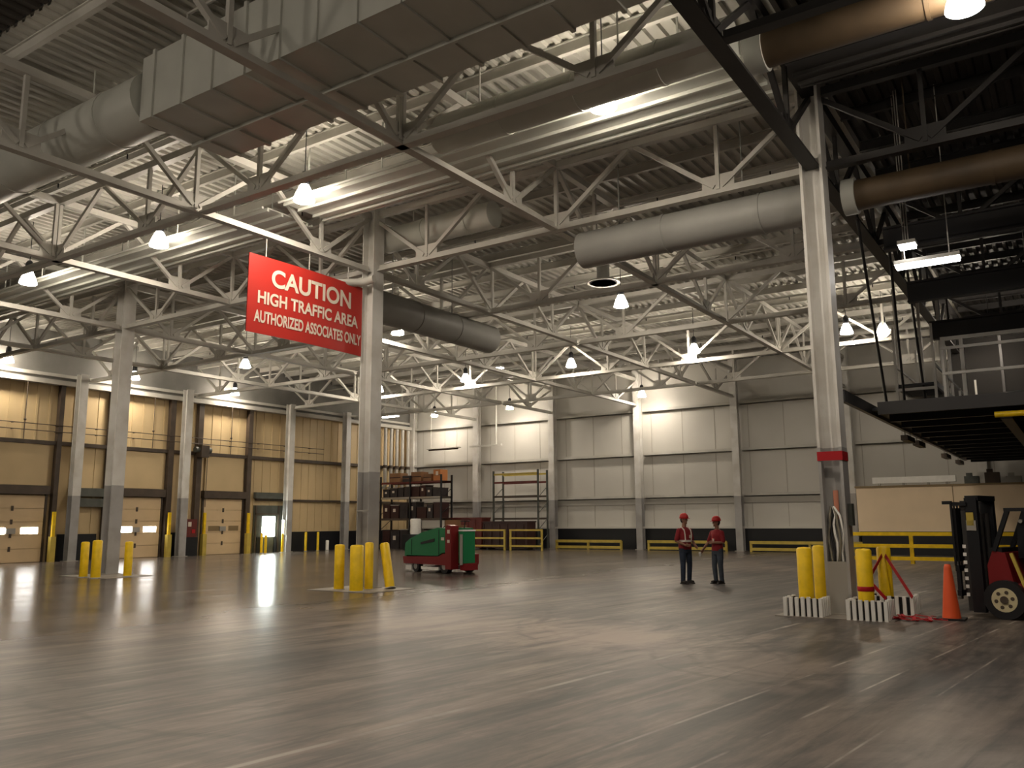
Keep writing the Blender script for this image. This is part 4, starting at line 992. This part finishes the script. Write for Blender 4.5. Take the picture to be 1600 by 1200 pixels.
def person(label, loc, rz, hgt, armR, armL, feet, jean, vest=False, head_turn=0.0, item=None):
    """local frame: faces -y, left hand side is +x; 1.75 m figure scaled"""
    t = thing('person', label, 'person', loc, rz); s = hgt / 1.80; t.scale = (s, s, s)
    fl_, fr_ = feet
    hipL, hipR = (.095, 0, .93), (-.095, 0, .93)
    kneeL = ((.10 + fl_[0]) / 2 + .01, fl_[1] / 2 - .03, .50); kneeR = ((-.10 + fr_[0]) / 2 - .01, fr_[1] / 2 - .03, .50)
    ankL = (fl_[0], fl_[1], .09); ankR = (fr_[0], fr_[1], .09)
    b = B()
    loft(b, [(0, .0, .86, .13, .10), (0, 0, .95, .17, .115), (0, 0, 1.08, .148, .105), (0, -.005, 1.22, .165, .115), (0, 0, 1.36, .185, .115), (0, .01, 1.44, .16, .085), (0, .015, 1.49, .07, .06), (0, .01, 1.56, .055, .058), (0, .0, 1.60, .055, .06)])
    # head
    ca, sa = math.cos(head_turn), math.sin(head_turn)
    def hd(x, y, z): return (x * ca - y * sa, x * sa + y * ca, z)
    hb = B(); hb.ball((0, .0, 1.70), .105, 14, (.74, .92, 1.12)); hb.ball((0, -.035, 1.635), .058, 10, (.95, .95, .9))
    hb.tube([(0, -.088, 1.705), (0, -.112, 1.675), (0, -.098, 1.662)], [.010, .017, .013], 8)
    hb.ball((0, -.088, 1.635), .018, 8, (1.5, .7, .5)); hb.ball((0, -.078, 1.595), .022, 8)
    for sx in (-1, 1): hb.ball((sx * .080, .008, 1.69), .028, 8, (.4, .8, 1.15)); hb.ball((sx * .032, -.083, 1.712), .014, 8)
    b.add([hd(*v) for v in hb.v], hb.f)
    for sgn, arm in ((-1, armR), (1, armL)):
        sh = (sgn * .185, .005, 1.40); el, wr = arm[0], arm[1]
        limb(b, [sh, tuple((Vector(sh) + Vector(el)) / 2), el, tuple((Vector(el) * .6 + Vector(wr) * .4)), wr], [.056, .048, .040, .040, .028])
        hand(b, wr, arm[2], arm[3], arm[4])
    for hp, kn, an in ((hipL, kneeL, ankL), (hipR, kneeR, ankR)):
        limb(b, [hp, tuple((Vector(hp) + Vector(kn)) / 2), kn, tuple(Vector(kn) * .6 + Vector(an) * .4), an], [.085, .075, .055, .052, .038])
        b.tube([(an[0], an[1] + .04, .05), (an[0], an[1] - .13, .04)], [.035, .035], 10)
    fuse(b, 'body', 'skin', t, .0075, 2)
    # shirt
    b = B()
    loft(b, [(0, 0, .90, .182, .13), (0, 0, .98, .186, .135), (0, 0, 1.10, .172, .128), (0, -.005, 1.22, .185, .135), (0, 0, 1.36, .205, .132), (0, .01, 1.45, .175, .098), (0, .015, 1.495, .082, .072)])
    for sgn, arm in ((-1, armR), (1, armL)):
        sh = Vector((sgn * .185, .005, 1.40)); el = Vector(arm[0])
        limb(b, [tuple(sh), tuple(sh.lerp(el, .5)), tuple(sh.lerp(el, .85))], [.072, .066, .062])
    fuse(b, 'shirt', 'shirt', t, .012, 4)
    # jeans
    b = B(); loft(b, [(0, 0, .80, .12, .10), (0, 0, .88, .175, .125), (0, 0, .97, .178, .125)])
    for hp, kn, an in ((hipL, kneeL, ankL), (hipR, kneeR, ankR)):
        a2 = (an[0], an[1], .10)
        limb(b, [hp, tuple((Vector(hp) + Vector(kn)) / 2), kn, tuple(Vector(kn) * .5 + Vector(a2) * .5), a2], [.100, .090, .073, .068, .062])
    fuse(b, 'jeans', jean, t, .012, 4)
    for an in (ankL, ankR):
        b = B(); b.ball((an[0], an[1] + .02, .075), .055, 10, (.85, 1.1, 1.2)).tube([(an[0], an[1] + .05, .05), (an[0], an[1] - .06, .052), (an[0] * 1.05, an[1] - .155, .042)], [.048, .05, .044], 12)
        b.box(an[0] - .042, an[0] + .042, an[1] - .19, an[1] + .09, .0, .03)
        fuse(b, 'boot', 'boot', t, .008, 2)
    hb = B(); hb.ball((0, .012, 1.70), .108, 12, (.76, .92, 1.05))
    hb2 = B(); hb2.add([v for v in hb.v], hb.f)
    vs = [hd(*(v if v[1] > -.005 else (v[0] * .5, .0, v[2]))) for v in hb2.v]
    b = B(); b.add(vs, hb2.f, True); b.make('hair', 'hair', t)
    # hard hat
    n = 20; vs = []; fs = []
    prof = [(1.0, 1.735), (.99, 1.77), (.9, 1.815), (.68, 1.855), (.36, 1.875), (0.01, 1.88)]
    for r_, z in prof:
        for k in range(n): vs.append(hd(r_ * .112 * math.cos(2 * PI * k / n), r_ * .132 * math.sin(2 * PI * k / n), z))
    for i in range(len(prof) - 1):
        for k in range(n): fs.append((i * n + k, i * n + (k + 1) % n, (i + 1) * n + (k + 1) % n, (i + 1) * n + k))
    fs.append(tuple(range(n)))
    hh = B().add(vs, fs, True).make('hard_hat', 'hat', t)
    vs = []
    for z in (1.728, 1.738):
        for k in range(n):
            a = 2 * PI * k / n; ex = .05 * max(0, -math.sin(a)) ** 2
            vs.append(hd((.122) * math.cos(a), (.142 + ex) * math.sin(a), z - ex * .25))
    B().add(vs, [tuple(range(n)), tuple(range(n, 2 * n))] + [(k, (k + 1) % n, n + (k + 1) % n, n + k) for k in range(n)]).make('brim', 'hat', hh)
    if vest:
        b = B(); loft(b, [(0, 0, .93, .196, .148), (0, 0, 1.10, .182, .142), (0, -.005, 1.22, .194, .148), (0, 0, 1.36, .207, .146), (0, .01, 1.44, .165, .112), (0, .012, 1.47, .10, .08)])
        vo = fuse(b, 'safety_vest', 'shirt', t, .012, 3)
        def band(z0, z1, rx, ry):
            q = B(); n_ = 28; v2 = []
            for z in (z0, z1):
                for k in range(n_): v2.append((rx * math.cos(2 * PI * k / n_), ry * math.sin(2 * PI * k / n_), z))
            q.add(v2, [(k, (k + 1) % n_, n_ + (k + 1) % n_, n_ + k) for k in range(n_)], True); return q
        band(1.10, 1.155, .196, .157).make('reflective_band', 'strip', vo)
        for sx in (-1, 1): B().tube([(sx * .10, -.150, 1.13), (sx * .11, -.152, 1.30), (sx * .11, -.125, 1.42), (sx * .11, 0, 1.50), (sx * .11, .13, 1.40), (sx * .11, .152, 1.13)], [(.026, .006)] * 6, 8).make('reflective_strap', 'strip', vo)
        B().box(.035, .095, -.168, -.150, 1.20, 1.29).make('name_tag', 'letter', t)
    else:
        B().box(-.03, .03, -.150, -.138, 1.17, 1.24).make('name_tag', 'letter', t)
    if item:
        o = B().box(-.035, .035, -.02, .02, -.05, .05).make('held_note', 'whiteplain'); wm = Matrix.Rotation(rz, 4, 'Z')
        p = wm @ (Vector(item) * s) + Vector(loc); o.location = p; o.rotation_euler = (0.4, .2, rz)
        tag(o, 'small white note held in the low hand of the person in the plain red shirt', 'note')
    return t
V = Vector
# facing angles: local -y rotated by rz
person('person in red shirt, red hard hat and striped safety vest, hands near waist', (-9.23, 22.3, 0), math.radians(62), 1.84,
       ((-.27, .03, 1.13), (-.15, -.20, 1.02), (.75, -.6, -.1), (.3, .5, .3), (.1, -.1, 1)), ((.27, .02, 1.14), (.20, -.20, .98), (-.2, -.9, -.3), (-.8, .1, -.2), (0, -.2, 1)),
       ((.13, .03), (-.13, -.03)), 'jeans', vest=True, head_turn=.25)
person('person in plain red shirt and red hard hat, one forearm across the waist', (-8.45, 22.7, 0), math.radians(-25), 1.76,
       ((-.30, -.04, 1.14), (-.40, -.17, .93), (-.15, -.5, -.9), (.6, -.2, .2), (.3, -.8, .2)), ((.26, -.02, 1.14), (.04, -.22, 1.13), (-1, -.15, .05), (0, .6, -.2), (0, -.1, 1)),
       ((.10, .02), (-.09, -.02)), 'jeans2', head_turn=-.35, item=(-.425, -.26, .80))
